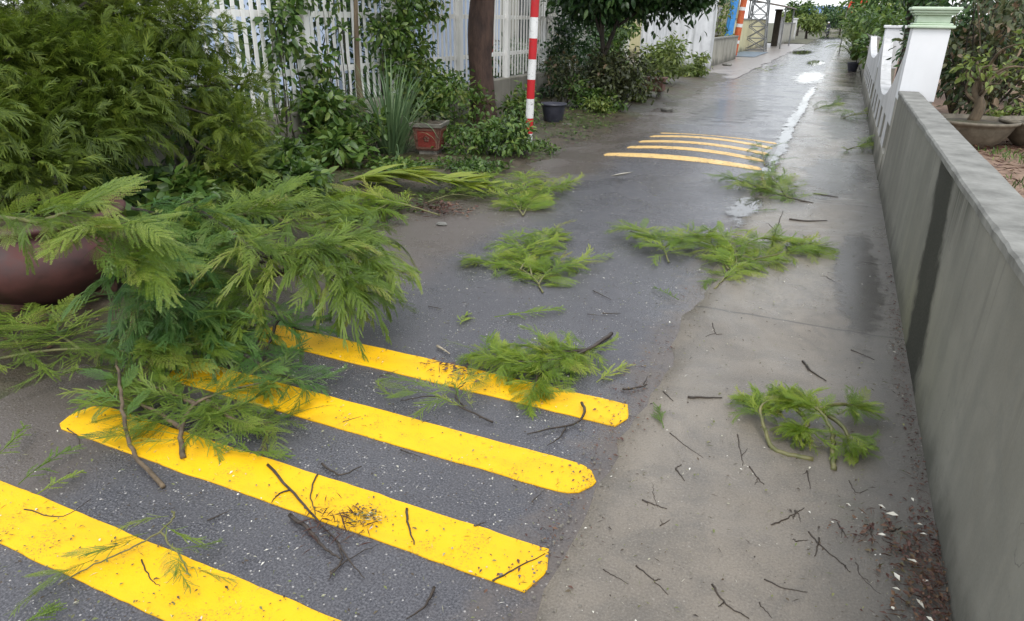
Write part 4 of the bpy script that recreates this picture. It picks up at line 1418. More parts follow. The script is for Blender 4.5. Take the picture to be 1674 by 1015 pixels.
def fern(name, label, base, n, L, mat, seed, cat='fern', up=1.0, width=.085):
    r = random.Random(seed)
    g = empty(name, base, label, cat)
    mes = []
    for i, sp in enumerate(((1, 15, .13, 1.0, 1.5, 1.1, .3), (1, 15, .14, .8, 1.7, 1.1, .4), (1, 14, .12, 1.2, 1.2, 1.0, .3))):
        V, T = frond_template(*sp, False, 500 + i)
        V = V.copy()
        me = mesh_np('fern_leaf', V, T); me.materials.append(M[mat]); mes.append(me)
    for i in range(n):
        a = r.uniform(0, 6.28)
        put('leaf', r.choice(mes), g, frame(Vector(base) + Vector((math.cos(a) * .08, math.sin(a) * .08, 0)), Vector((math.cos(a), math.sin(a), r.uniform(0, .8) * up)), s=L * r.uniform(.7, 1.2)))
    return g


fern('potted_fern', 'lime green fern arching out of the terracotta trough', pb + Vector((.1, 0, .46)), 46, .6, 'broad_lime', 61)
fern('potted_fern', 'spiky yellow-green fern by the foot of the streaked wall', at(1103, 138) + Vector((0, 0, .15)), 50, .75, 'broad_lime', 62)
fern('potted_fern', 'small fern on the verge left of the trough planter', at(1040, 166), 20, .45, 'broad', 63)

# streaked tall wall facing the camera and what follows it
g = empty('streaked_wall', (-5.4, 27.8, 0), 'tall pale concrete wall end with dark run-off streaks', 'wall')
MB().box(-6.35, -4.45, 27.6, 27.95, -.05, 4.2).build('slab', M['stained_white'], g)
MB().box(-6.35, -6.05, 24.7, 27.59, -.05, 3.6).build('return_wall', M['stained_white'], g)
g = empty('low_wall', (-4.75, 31, 0), 'low grey wall running back from the streaked wall', 'wall')
MB().box(-4.95, -4.72, 27.96, 36.5, -.05, 1.0).build('wall_face', M['grey_wall'], g)
MB().box(-4.99, -4.68, 27.96, 36.5, 1.001, 1.06).build('coping', M['coping'], g)

# ================================================================== FAR END OF THE LANE
p = at(1184, 94)
g = empty('blue_post', p, 'bright blue painted gate post far down the left side', 'post')
q = onY(1201, 0, p.y)
MB().tube([Vector((p.x, p.y, -.05)), Vector((q.x, p.y, q.z)), Vector((q.x + (q.x - p.x) * .5, p.y, q.z * 1.5))], .20, 8).build('post_shaft', M['blue_paint'], g)
MB().box(p.x - .28, p.x + .28, p.y - .28, p.y + .28, -.02, .10).build('base', M['coping'], g)
p = at(1199, 92)
g = empty('orange_banded_post', p, 'orange-red post with pale bands right beside the blue post', 'post')
z = 0.0
for i in range(9):
    h_ = .62 if i % 2 == 0 else .16
    MB().tube([(p.x + .06 * z, p.y, z), (p.x + .06 * (z + h_), p.y, z + h_ - .001)], .16, 12).build('band', M['orange' if i % 2 == 0 else 'white'], g)
    z += h_

# yellow house and walls on the left
g = empty('yellow_house', (-10, 44, 0), 'pale yellow walled house behind the lattice pylon', 'house')
MB().box(-13, -6.9, 36.6, 52, -.05, 3.3).build('wall', M['yellow_house'], g)
mb = MB(); mb.add([(-13.5, 36.2, 3.3), (-5.9, 36.2, 3.3), (-5.9, 52.4, 3.3), (-13.5, 52.4, 3.3), (-13.5, 36.2, 3.5), (-5.9, 36.2, 3.5), (-5.9, 52.4, 3.5), (-13.5, 52.4, 3.5), (-10, 36.2, 5.2), (-10, 52.4, 5.2)],
              [(3, 2, 1, 0), (0, 1, 5, 4), (1, 2, 6, 5), (2, 3, 7, 6), (3, 0, 4, 7), (5, 6, 9, 8), (7, 4, 8, 9), (4, 5, 8), (6, 7, 9)])
mb.build('roof', M['roof_grey'], g)
for y0 in (39.5, 43.5, 48):
    wn = MB().box(-6.92, -6.87, y0, y0 + 1.3, 1.0, 2.3).build('window', M['glass'], g)
    MB().box(-6.90, -6.84, y0 - .09, y0 - .001, .92, 2.4).box(-6.90, -6.84, y0 + 1.301, y0 + 1.39, .92, 2.4).box(-6.90, -6.84, y0, y0 + 1.3, 2.301, 2.4).box(-6.90, -6.80, y0, y0 + 1.3, .92, .999).build('frame', M['white_wall'], wn)
g = empty('roadside_wall', (-5.2, 46, 0), 'pale yellow roadside wall behind the foot of the lattice pylon', 'wall')
MB().box(-5.75, -5.5, 40.4, 57.5, -.05, 1.75).build('wall_face', M['yellow_house'], g)
MB().box(-5.8, -5.45, 40.4, 57.5, 1.751, 1.83).build('coping', M['coping'], g)
g = empty('porch_canopy', (-5, 56, 0), 'rusty sheet canopy on posts over the far gate', 'canopy')
mb = MB(); mb.add([(-7.5, 52.6, 3.15), (-3.9, 52.6, 2.55), (-3.9, 61, 2.55), (-7.5, 61, 3.15), (-7.5, 52.6, 3.23), (-3.9, 52.6, 2.63), (-3.9, 61, 2.63), (-7.5, 61, 3.23)], [(3, 2, 1, 0), (4, 5, 6, 7), (0, 1, 5, 4), (1, 2, 6, 5), (2, 3, 7, 6), (3, 0, 4, 7)])
mb.build('roof_sheet', M['roof_grey'], g)
for (x, y) in ((-4.05, 52.8), (-4.05, 60.8), (-7.3, 52.8), (-7.3, 60.8)):
    MB().tube([(x, y, 0), (x, y, 2.6 if x > -5 else 3.15)], .05, 8).build('post', M['steel'], g)
for i, (y, m_, w_, h_, lb) in enumerate(((58.2, 'bark_dark', .42, 2.4, 'dark brown gate post under the canopy'), (60.9, 'white_wall', .34, 1.9, 'white gate post just beyond the dark brown one'), (77, 'white_wall', .40, 1.9, 'slim white gate post beyond the grey roadside wall'))):
    g = empty('gate_post', (-4.9, y, 0), lb, 'post')
    MB().box(-4.9 - w_ / 2, -4.9 + w_ / 2, y - w_ / 2, y + w_ / 2, -.05, h_, bev=.02).build('shaft', M[m_], g)
    MB().box(-4.9 - w_ / 2 - .06, -4.9 + w_ / 2 + .06, y - w_ / 2 - .06, y + w_ / 2 + .06, h_ + .001, h_ + .12, bev=.02).build('cap', M[m_], g)
g = empty('roadside_wall', (-4.9, 69, 0), 'weathered grey roadside wall between the white gate posts', 'wall')
MB().box(-5.0, -4.8, 61.3, 76.6, -.05, 1.55).build('wall_face', M['grey_wall'], g)
MB().box(-5.04, -4.76, 61.3, 76.6, 1.551, 1.62).build('coping', M['coping'], g)

# lattice pylon
p = at(1233, 84)
g = empty('lattice_pylon', p, 'grey steel lattice pylon standing beside the lane', 'pylon')
H_ = 9.0
def leg(sx, sy, z): s = .62 - .42 * (min(z, 9) / 9) ** .7; return Vector((p.x + sx * s, p.y + sy * s, z))
for sx in (-1, 1):
    for sy in (-1, 1):
        MB().tube([leg(sx, sy, z) for z in (0, 1, 2, 3.5, 5, 7, 9)], .045, 6).build('leg', M['steel'], g)
zs = [.1, .75, 1.4, 2.05, 2.7, 3.5, 4.3, 5.2, 6.2, 7.2, 8.2]
for z0, z1 in zip(zs, zs[1:]):
    for (a, b) in (((-1, -1), (1, -1)), ((1, -1), (1, 1)), ((1, 1), (-1, 1)), ((-1, 1), (-1, -1))):
        MB().tube([leg(*a, z0), leg(*b, z1)], .022, 4).build('brace', M['steel'], g)
        MB().tube([leg(*b, z0), leg(*a, z1)], .022, 4).build('brace', M['steel'], g)
        MB().tube([leg(*a, z0), leg(*b, z0)], .022, 4).build('brace', M['steel'], g)
tp = at(1222, 89)
n = 14
mb = MB(); vs = []
for j in range(n):
    for i in range(n):
        a, b = i / (n - 1) - .5, j / (n - 1) - .5
        vs.append((tp.x + a * 1.5, tp.y + b * 7.0, .035 + .05 * max(0, .5 + nz(a * 5, b * 8, 1.0, 4)) * (1 - (2 * a) ** 4) * (1 - (2 * b) ** 4)))
fs = [(j * n + i, j * n + i + 1, (j + 1) * n + i + 1, (j + 1) * n + i) for j in range(n - 1) for i in range(n - 1)]
mb.add(vs, fs); o = mb.build('ground_tarp', M['tarp'], None, True)
tag(o, 'flat blue-grey tarp spread at the foot of the pylon', 'tarp')

# far house, trees, flag
g = empty('blue_roofed_house', (-6, 150, 0), 'far low house with a blue sheet roof at the end of the lane', 'house')
MB().box(-9, 2, 146, 156, -.05, 3.0).build('wall', M['grey_wall'], g)
mb = MB(); mb.add([(-10, 145, 3.0), (3, 145, 3.0), (3, 157, 3.0), (-10, 157, 3.0), (-10, 151, 4.4), (3, 151, 4.4)], [(3, 2, 1, 0), (0, 1, 5, 4), (2, 3, 4, 5), (0, 4, 3), (1, 2, 5)])
mb.build('roof', M['roof_blue'], g)
for x0 in (-7, -3.5, 0):
    MB().box(x0, x0 + 1.2, 145.94, 146.02, .9, 2.3).build('window', M['glass'], g)
FT = 'trees around the far end of the lane'
def far_tree(label, u, Y, zc, rx, rz, mat, seed, k=14, per=90, leaf=.35, tr=.15):
    d = ray(u, 37); X = d.x / d.y * Y
    tree('roadside_tree', label, (X, Y, 0), zc, (X, Y, zc), (rx, rx, rz), k, per, leaf, BROAD, M[mat], seed, trunk_r=tr, group=FT)
far_tree('rounded lime green bush hanging over the left far wall', 1322, 84, 1.6, 1.5, 1.1, 'broad_lime', 201, 14, 110, .3)
far_tree('dark green tree behind the lime green bush', 1306, 100, 3.0, 1.7, 1.2, 'broad', 202, 12, 90, .4)
far_tree('dark tree closing the far end of the lane', 1357, 135, 2.3, 2.2, 1.6, 'broad_dark', 203, 14, 100, .5)
far_tree('dark tree right of the far end of the lane', 1376, 118, 2.2, 1.3, 1.5, 'broad_dark', 204, 12, 90, .4)
far_tree('brownish tree under the red flag', 1402, 70, 2.6, 1.4, 1.3, 'broad', 205, 14, 100, .3)
far_tree('green garden tree leaning over the right wall in the middle distance', 1462, 34, 2.75, 1.4, 1.0, 'broad', 206, 18, 180, .2)
far_tree('dark garden tree right above the plain white pillar', 1488, 19, 2.7, .95, .9, 'broad_dark', 207, 16, 130, .15, .08)
far_tree('pale green tree at the far left edge of the sky gap', 1296, 128, 3.0, 2.0, 1.4, 'broad_lime', 208, 12, 90, .45)
# vine on the yellow wall next to the blue post
b = at(1172, 104)
cl = [(b.x - .3 + .2 * math.sin(i * 2.1), 35.0, .6 + .45 * i, .28, .2, .3) for i in range(6)]
shrub('climbing_plant', 'yellowish climber on the wall left of the blue post', (b.x - .3, 35.0, 0), cl, 60, .16, BROAD, M['broad_lime'], 211, 5, 'plant')
# hanging plants by the right wall
cb = Vector((0.35, 30.5, 0))
fern('trailing_plant', 'yellow-green trailing plant in a pot against the right wall', cb + Vector((0, 0, .40)), 110, 1.25, 'broad_lime', 64, 'plant', 1.6)
fern('trailing_plant', 'second taller trailing plant behind the first on the right wall', Vector((.45, 36, .9)), 110, 1.4, 'broad_lime', 65, 'plant', 1.6)
g = empty('dark_pot', cb, 'dark pot of the trailing plant at the foot of the right wall', 'pot')
MB().lathe([(.13, 0), (.15, .03), (.20, .28), (.215, .30), (.215, .34), (.18, .34), (.17, .30)], 20, cb).build('body', M['blue_plastic'], g, True)
MB().lathe([(.178, .30), (.1, .32), (.01, .33)], 16, cb).build('soil', M['soil'], g, True)
rngw = np.random.default_rng(55)
cl = [(.75 + rngw.normal() * .35, 25 + 33 * rngw.random() ** 1.2, 1.0 + 1.3 * rngw.random(), .45, .8, .42) for _ in range(34)]
shrub('wall_hedge', 'dense green hedge spilling over the far right wall', (.8, 40, 0), cl, 150, .20, BROAD, M['broad'], 715, 12, 'hedge', stem_r=.02)
# flag
fp = Vector((ray(1381, 37).x / ray(1381, 37).y * 48, 48, 0))
g = empty('flag_on_pole', fp, 'red flag with a yellow star hanging from a thin pole', 'flag')
MB().tube([fp, fp + Vector((0, 0, 3.2))], .03, 8).build('pole', M['steel'], g)
n = 10; vs = []
for j in range(n + 1):
    for i in range(n + 1):
        a, b = i / n, j / n
        vs.append((fp.x + .04 + a * .95 * (1 - .2 * (1 - b)), fp.y + .10 * math.sin(a * 6 + b * 2), 2.3 + b * .8 - a * .28 + .05 * math.sin(a * 9)))
mb = MB(); mb.add(vs, [(j * (n + 1) + i, j * (n + 1) + i + 1, (j + 1) * (n + 1) + i + 1, (j + 1) * (n + 1) + i) for j in range(n) for i in range(n)])
cloth = mb.build('cloth', M['flag'], g, True)
c_ = Vector((fp.x + .46, fp.y - .09, 2.57)); vs = [c_]
for k in range(10):
    a = RAD(90 + 36 * k); q = .17 if k % 2 == 0 else .07
    vs.append(c_ + Vector((q * math.cos(a), -.02, q * math.sin(a))))
mb = MB(); mb.add(vs, [(0, 1 + (k + 1) % 10, 1 + k) for k in range(10)]); mb.build('star', M['star'], cloth)

# motorbike and rider
rb = at(1351, 58.5)
def motorbike(b):
    g = empty('motorbike', b, 'small dark motorbike coming up the far end of the lane', 'motorbike')
    x, y = b.x, b.y
    for yy in (-.6, .6):
        mb = MB(); nseg = 20
        for k in range(nseg):
            a0, a1 = 2 * math.pi * k / nseg, 2 * math.pi * (k + 1) / nseg
        c_ = [Vector((x, y + yy + .25 * math.cos(2 * math.pi * k / nseg), .29 + .25 * math.sin(2 * math.pi * k / nseg))) for k in range(nseg + 1)]
        mb.tube(c_, .045, 8); wh = mb.build('wheel', M['black'], g, True)
        MB().tube([(x - .05, y + yy, .29), (x + .05, y + yy, .29)], .07, 10).build('hub', M['steel'], wh)
    MB().tube(spline([(x, y - .42, .62), (x, y - .30, .50), (x, y, .42), (x, y + .3, .62), (x, y + .62, .70)], 12), [.07, .09, .11, .12, .13, .13, .13, .13, .12, .10, .08, .05], 10).build('body', M['dark_cloth'], g, True)
    MB().box(x - .12, x + .12, y - .02, y + .62, .74, .82, bev=.03).build('seat', M['black'], g)
    MB().tube([(x, y - .60, .29), (x, y - .45, .70), (x, y - .38, .98)], .035, 8).build('fork', M['steel'], g)
    MB().tube([(x - .33, y - .30, 1.04), (x - .1, y - .38, 1.0), (x + .1, y - .38, 1.0), (x + .33, y - .30, 1.04)], .02, 8).build('handlebar', M['steel'], g)
    MB().lathe([(.02, -.06), (.08, -.03), (.09, 0), (.07, .04), (.01, .05)], 12, (x, y - .46, .92)).build('headlight', M['helmet'], g, True)
motorbike(rb)
# rider: one skinned figure
x, y = rb.x, rb.y
J = {'pel': (x, y + .25, .88, .15), 'sp': (x, y + .24, 1.10, .155), 'ch': (x, y + .20, 1.32, .17), 'nk': (x, y + .17, 1.47, .065), 'hd': (x, y + .14, 1.60, .10), 'tp': (x, y + .14, 1.70, .085)}
for s, t in ((-1, 'l'), (1, 'r')):
    J['sh' + t] = (x + s * .19, y + .19, 1.40, .075); J['el' + t] = (x + s * .33, y + .02, 1.17, .052); J['wr' + t] = (x + s * .32, y - .22, 1.07, .038); J['ha' + t] = (x + s * .32, y - .30, 1.06, .036)
    J['hp' + t] = (x + s * .10, y + .22, .84, .10); J['kn' + t] = (x + s * .20, y - .18, .74, .075); J['an' + t] = (x + s * .17, y - .02, .36, .05); J['ft' + t] = (x + s * .17, y - .18, .30, .045)
E_ = [('pel', 'sp'), ('sp', 'ch'), ('ch', 'nk'), ('nk', 'hd'), ('hd', 'tp')]
for t in 'lr':
    E_ += [('ch', 'sh' + t), ('sh' + t, 'el' + t), ('el' + t, 'wr' + t), ('wr' + t, 'ha' + t), ('pel', 'hp' + t), ('hp' + t, 'kn' + t), ('kn' + t, 'an' + t), ('an' + t, 'ft' + t)]
keys = list(J)
me = bpy.data.meshes.new('person_body')
me.from_pydata([J[k][:3] for k in keys], [(keys.index(a), keys.index(b)) for a, b in E_], [])
me.update()
person = bpy.data.objects.new('person', None); person.location = (x, y + .2, 0); col.objects.link(person)
tag(person, 'rider in dark clothes and pale helmet sitting on the far motorbike', 'person')
body = link_mesh('body', me, M['dark_cloth'], person)
md = body.modifiers.new('skin', 'SKIN')
for i, k in enumerate(keys):
    sv = me.skin_vertices[0].data[i]; sv.radius = (J[k][3], J[k][3]); sv.use_root = (k == 'pel')
body.modifiers.new('sub', 'SUBSURF').levels = 1
MB().lathe([(.128, -.02), (.135, .04), (.12, .11), (.07, .155), (.01, .165)], 16, (x, y + .145, 1.60)).build('helmet', M['helmet'], person, True)
MB().lathe([(.01, -.11), (.06, -.10), (.085, -.05), (.088, .01), (.07, .05)], 14, (x, y + .10, 1.60)).build('face', M['skin'], person, True)

# ================================================================== RIGHT GARDEN
YZ = 0.55
def bowl(label, c, R, H):
    g = empty('bonsai_bowl', c, label, 'pot', 'wide bonsai bowls in the yard')
    MB().lathe([(R * .55, .0), (R * .60, .02), (R * .80, H * .35), (R * .94, H * .75), (R * .96, H * .86), (R * 1.04, H * .90), (R * 1.05, H), (R * .97, H), (R * .93, H * .88), (R * .9, H * .8)], 40, c).build('body', M['bowl'], g, True)
    MB().lathe([(R * .925, H * .84), (R * .5, H * .93), (.01, H * .97)], 24, c).build('soil', M['soil'], g, True)
    return g
bc = at(1580, 236, YZ); bc.z = YZ - .01
bowl('wide round stoneware bowl with a bonsai behind the grey wall', bc, .40, .27)
b2 = at(1700, 240, YZ); b2.z = YZ - .01
bowl('second round bowl cut off by the right edge', b2, .40, .27)
g = empty('bonsai_tree', bc + Vector((0, 0, .24)), 'gnarled bonsai with twisted grey branches in the wide bowl', 'bonsai')
t0_ = bc + Vector((0, 0, .24))
def gn(pts, r0, r1, nm):
    c = spline(pts, 12)
    MB().tube(c, [r0 + (r1 - r0) * i / 11 for i in range(12)], 8).build(nm, M['bark_peel'], g, True)
gn([t0_, t0_ + Vector((.03, .0, .16)), t0_ + Vector((-.04, .05, .34)), t0_ + Vector((.06, .05, .56))], .06, .03, 'trunk')
rr = random.Random(77); cls = []
for i in range(12):
    a = rr.uniform(0, 6.28); hz = rr.uniform(.15, .5)
    s = t0_ + Vector((0, 0, hz)); e = t0_ + Vector((math.cos(a) * rr.uniform(.2, .4) * (.45 if math.cos(a) < 0 else 1), math.sin(a) * rr.uniform(.2, .45), hz + rr.uniform(.1, .45)))
    gn([s, s.lerp(e, .5) + Vector((rr.uniform(-.08, .08), rr.uniform(-.08, .08), rr.uniform(-.05, .1))), e], .018, .005, 'limb')
    cls.append((e.x, e.y, e.z, .12, .12, .10))
foliage('crown', cls, 16, .075, BROAD, M['broad_lime'], g, 78)


def yard_shrub(label, u, Y, H, R, per, mat, seed, k=10, twigs=26, leaf=.09):
    d = ray(u, 200); X = d.x / d.y * Y
    rr = random.Random(seed); rng = np.random.default_rng(seed)
    base = Vector((X, Y, YZ))
    g = empty('garden_shrub', base, label, 'shrub', 'shrubs in the right garden')
    for i in range(twigs):
        a = rr.uniform(0, 6.28); q = rr.uniform(.2, 1) * R
        e = base + Vector((math.cos(a) * q, math.sin(a) * q, rr.uniform(.4, 1.0) * H))
        m_ = base.lerp(e, .5) + Vector((rr.uniform(-.15, .15), rr.uniform(-.15, .15), .1))
        MB().tube(spline([base, m_, e], 7), [.014 - .0016 * j for j in range(7)], 5).build('stem', M['bark_peel' if i % 3 == 0 else 'bark_dark'], g)
    cl = sub_clumps(rng, (X, Y, YZ + H * .55), (R, R, H * .45), k, .4)
    foliage('crown', cl, per, leaf, BROAD, M[mat], g, seed + 3, shell=.2)


yard_shrub('brownish twiggy garden shrub behind the bonsai bowl', 1600, 10.4, 1.7, .8, 200, 'shrub_brown', 301)
yard_shrub('tall dark garden shrub at the right edge', 1690, 11.2, 2.0, .9, 130, 'shrub_brown', 302)
yard_shrub('dark shrub close behind the green-capped pillar', 1550, 11.6, 1.9, .75, 260, 'broad_dark', 303)
yard_shrub('low yellow-green shrub behind the second bowl', 1672, 9.4, .45, .35, 60, 'broad_lime', 304, 5, 8, .06)
yard_shrub('dark background shrub deep in the right garden', 1620, 14.5, 2.3, 1.5, 260, 'broad_dark', 305, 14, 20, .13)
yard_shrub('tall background shrub beyond the right edge of the garden', 1720, 13.5, 2.3, 1.3, 240, 'broad_dark', 306, 14, 20, .13)
# dry straw and leaf bits on the yard soil
rng = np.random.default_rng(88)
n = 2600
P = np.stack([rng.uniform(.8, 3.6, n), rng.uniform(1.5, 10, n), np.full(n, YZ + .022) + rng.random(n) * .02], 1)
X = rng.normal(size=(n, 3)); X[:, 2] *= .15
U = rng.normal(size=(n, 3)) * .3; U[:, 2] += 1
o = np_scatter('yard_litter', [BROAD2[0], (BROAD2[0][0] * np.array([1.5, .25, 1]), BROAD2[0][1])], P, X, U, .03 + .06 * rng.random(n), M['litter_brown'])
tag(o, 'dry leaves and straw strewn over the red-brown yard', 'litter', kind='stuff')
n = 1500
c0 = rng.uniform(0, 1, (16, 2)) * np.array([2.4, 6]) + np.array([.9, 3])
ci = rng.integers(0, 16, n)
P = np.concatenate([c0[ci] + rng.normal(size=(n, 2)) * .16, np.full((n, 1), YZ + .01)], 1)
P = P[P[:, 0] > .84]; n = len(P)
X = rng.normal(size=(n, 3)) * .5; X[:, 2] = 1
U = rng.normal(size=(n, 3)); U[:, 2] = 0.1
o = np_scatter('yard_grass', [NARROW[0]], P, X, U, .03 + .05 * rng.random(n), M['broad'])
tag(o, 'short grass tufts on the yard soil behind the wall', 'grass', kind='stuff')

# ================================================================== LEANING FEATHERY TREE (upper left)
tr0 = Vector((-6.3, 3.0, 0))
g = empty('feathery_tree', tr0, 'storm-bent feathery tree filling the upper left corner', 'tree')
TC = [(30, 30, 6.6, .42), (110, 40, 6.9, .46), (190, 55, 7.0, .46), (265, 40, 7.3, .40), (325, 60, 7.3, .34),
      (20, 120, 6.2, .42), (95, 120, 6.3, .42), (170, 150, 6.3, .45), (225, 120, 6.6, .38), (320, 150, 7.0, .32), (400, 150, 7.1, .22),
      (40, 210, 5.9, .38), (130, 225, 6.0, .36), (205, 205, 6.3, .28), (385, 215, 6.6, .28),
      (60, 300, 5.5, .30), (390, 285, 6.3, .22), (-60, 80, 6.2, .5), (-60, 220, 5.6, .45)]
C3 = [(atd(u, v, d), r_) for (u, v, d, r_) in TC]
trunk = spline([tr0 - Vector((0, 0, .1)), Vector((-6.1, 3.4, .6)), Vector((-5.8, 3.9, 1.2)), Vector((-5.5, 4.5, 1.9))], 14)
mb = MB(); mb.tube(trunk, [.09 - .004 * i for i in range(14)], 9); mb.build('trunk', M['bark_dark'], g, True)
rr = random.Random(21)
for c, r_ in C3:
    s = trunk[rr.randint(5, 12)]
    e = c + Vector((0, 0, r_ * .3))
    mb = MB(); mb.tube(spline([s, s.lerp(e, .5) + Vector((0, 0, .15)), e], 8), [.028 - .003 * k for k in range(8)], 5); mb.build('limb', M['bark_dark'], g, True)
rng = np.random.default_rng(17)
P = []; X = []; U = []
for c, r_ in C3:
    n = int(290 * (r_ / .4) ** 2)
    d = rng.normal(size=(n, 3)); d /= np.linalg.norm(d, axis=1, keepdims=True)
    rad = r_ * .88 * (0.25 + .75 * rng.random(n) ** .7)
    P.append(np.array(c) + d * rad[:, None] * .8)
    x = d + rng.normal(size=(n, 3)) * .45; x[:, 2] += .15
    X.append(x)
    u = rng.normal(size=(n, 3)) * .35; u[:, 2] += 1
    U.append(u)
P = np.concatenate(P); X = np.concatenate(X); U = np.concatenate(U)
P[:, 2] = np.maximum(P[:, 2], .15)
np_scatter('crown', COARSE, P, X, U, .38 + .34 * rng.random(len(P)), M['feather_tree'], g)
for k in range(180):
    c, r_ = C3[k % len(C3)]
    d = Vector((rr.gauss(0, 1), rr.gauss(0, 1), rr.gauss(.2, .8))).normalized()
    view = (Vector((0, 0, CAM_H)) - c).normalized()
    d = (d + view * .7).normalized()
    p = c + d * r_ * rr.uniform(.5, .95)
    if p.z < .3: continue
    put('leaf', rr.choice(FR['feather_tree', 'droop']), g, frame(p, d + Vector((0, 0, .2)), roll=rr.uniform(-.5, .5), s=rr.uniform(.5, .85)))
# dark thin post swallowed by the tree
p = atd(245, 60, 8.0)
g = empty('iron_post', (p.x, p.y, 0), 'thin black iron post showing through the feathery tree', 'post')
MB().tube([(p.x, p.y, -.05), (p.x, p.y, 2.3)], .05, 12).build('shaft', M['black'], g)
MB().lathe([(.07, 0), (.09, .03), (.07, .06), (.02, .10)], 12, (p.x, p.y, 2.3)).build('cap', M['black'], g, True)

# ================================================================== FALLEN BRANCHES
FB = 'fallen feathery branches on the lane'
toward = Vector((.35, -.9, 0))
leafy_branch('fallen_branch', 'big fallen branch with a weeping green mop spilling onto the asphalt', 'branch',
             [[(300, 330, 0.594), (370, 375, 0.549), (440, 420, 0.459), (520, 400, 0.432), (580, 392, 0.405)], [(520, 400, 0.432), (560, 420, 0.387), (610, 440, 0.333)], [(480, 405, 0.450), (540, 450, 0.351), (575, 480, 0.297)]],
             190, 0.8, 'feather', 'weep', 401, .02, .022, .006, group=FB, stem_mat='bark_dark', weights=[1.1, 1.7, 1.5], bias=Vector((.75, -.45, 0)))
leafy_branch('fallen_branch', 'tangled branch of drooping leaves just left of the weeping green mop', 'branch',
             [[(470, 440, 0.365), (420, 460, 0.315), (350, 470, 0.306), (290, 480, 0.272)], [(440, 450, 0.340), (420, 500, 0.246), (390, 530, 0.170)], [(350, 470, 0.306), (320, 430, 0.315), (280, 440, 0.306)], [(430, 430, 0.365), (400, 400, 0.408), (350, 390, 0.425)]],
             190, 0.72, 'feather', 'heap', 402, .05, .016, .005, group=FB, stem_mat='bark_dark', bias=Vector((.2, -.6, 0)))
leafy_branch('fallen_branch', 'arching branch with comb-like leaves hanging before the maroon jar', 'branch',
             [[(-40, 352, .80), (50, 362, .80), (130, 380, .76), (190, 420, .66), (225, 450, .58)], [(130, 380, .76), (170, 372, .8), (200, 372, .8)], [(60, 364, .8), (100, 350, .84), (130, 340, .86)]],
             70, 0.85, 'feather', 'droopy', 403, .05, .012, .005, group=FB, bias=Vector((.3, -.4, 0)))
leafy_branch('fallen_branch', 'branch of deep green leaves hanging at the right foot of the maroon jar', 'branch',
             [[(200, 430, 0.45), (225, 470, 0.36), (245, 500, 0.27), (250, 530, 0.19)], [(225, 470, 0.36), (280, 490, 0.30), (330, 520, 0.22)], [(245, 500, 0.27), (300, 540, 0.17), (350, 550, 0.13)]],
             130, 0.7, 'feather_deep', 'weep', 404, .0, .012, .004, group=FB, bias=Vector((.2, -.5, 0)))
leafy_branch('fallen_branch', 'thin-leaved branch lying flat at the left edge below the jar', 'branch',
             [[(-60, 600, .05), (40, 578, .10), (130, 570, .12), (210, 576, .12), (270, 590, .08)], [(40, 578, .1), (20, 550, .1), (-20, 530, .1)], [(130, 570, .12), (90, 545, .12), (40, 535, .1)]],
             60, 0.8, 'feather', 'ground', 405, .05, .009, .004, group=FB)
leafy_branch('fallen_branch', 'leafy branch lying across the second yellow stripe', 'branch',
             [[(300, 748, 0.014), (296, 700, 0.049), (320, 660, 0.070), (370, 640, 0.084), (430, 625, 0.084)], [(320, 660, 0.070), (270, 640, 0.084), (225, 620, 0.084)], [(340, 655, 0.070), (390, 690, 0.056), (450, 690, 0.042)], [(296, 700, 0.049), (250, 670, 0.063), (205, 650, 0.070)]],
             120, 0.58, 'feather', 'curl', 406, .12, .012, .004, spread=(.3, 2.3), group=FB, stem_mat='bark_peel')
leafy_branch('fallen_branch', 'thin peeling branch standing over the rounded end of the second stripe', 'branch',
             [[(268, 795, .01), (222, 745, .03), (204, 690, .10), (196, 630, .16), (190, 585, .18)]], 8, .55, 'feather_deep', 'curl', 407, .3, .010, .006, group=FB, stem_mat='bark_peel')
leafy_branch('fallen_branch', 'dark green tuft over the left end of the farthest near stripe', 'branch',
             [[(430, 500, 0.28), (455, 520, 0.22), (480, 535, 0.18), (520, 545, 0.11)], [(455, 520, 0.22), (440, 560, 0.11), (430, 590, 0.06)], [(400, 580, 0.11), (450, 610, 0.08), (500, 625, 0.05)]],
             55, 0.58, 'feather_deep', 'curl', 408, .1, .010, .004, spread=(.3, 2.3), group=FB, stem_mat='bark_dark', bias=Vector((.2, -.3, 0)))
leafy_branch('fallen_branch', 'fallen spray of leaves on the verge below the banded pole', 'branch',
             [[(855, 352, 0.011), (868, 330, 0.039), (890, 312, 0.055), (920, 300, 0.055)], [(855, 352, 0.011), (835, 325, 0.055), (805, 300, 0.077), (790, 292, 0.077)], [(850, 345, 0.022), (855, 310, 0.066), (862, 285, 0.088)]],
             190, 0.62, 'feather_bright', 'curl', 410, .1, .007, .003, spread=(.3, 2.3), group=FB)
leafy_branch('fallen_branch', 'bright green spray in the middle of the asphalt', 'branch',
             [[(888, 478, 0.006), (870, 452, 0.018), (830, 432, 0.024), (775, 430, 0.015)], [(870, 452, 0.018), (860, 415, 0.055), (840, 390, 0.055)], [(880, 465, 0.022), (900, 440, 0.033), (930, 432, 0.028)], [(850, 440, 0.044), (880, 400, 0.044), (905, 380, 0.033)]],
             180, 0.56, 'feather_bright', 'curl', 411, .1, .007, .003, spread=(.3, 2.3), group=FB)
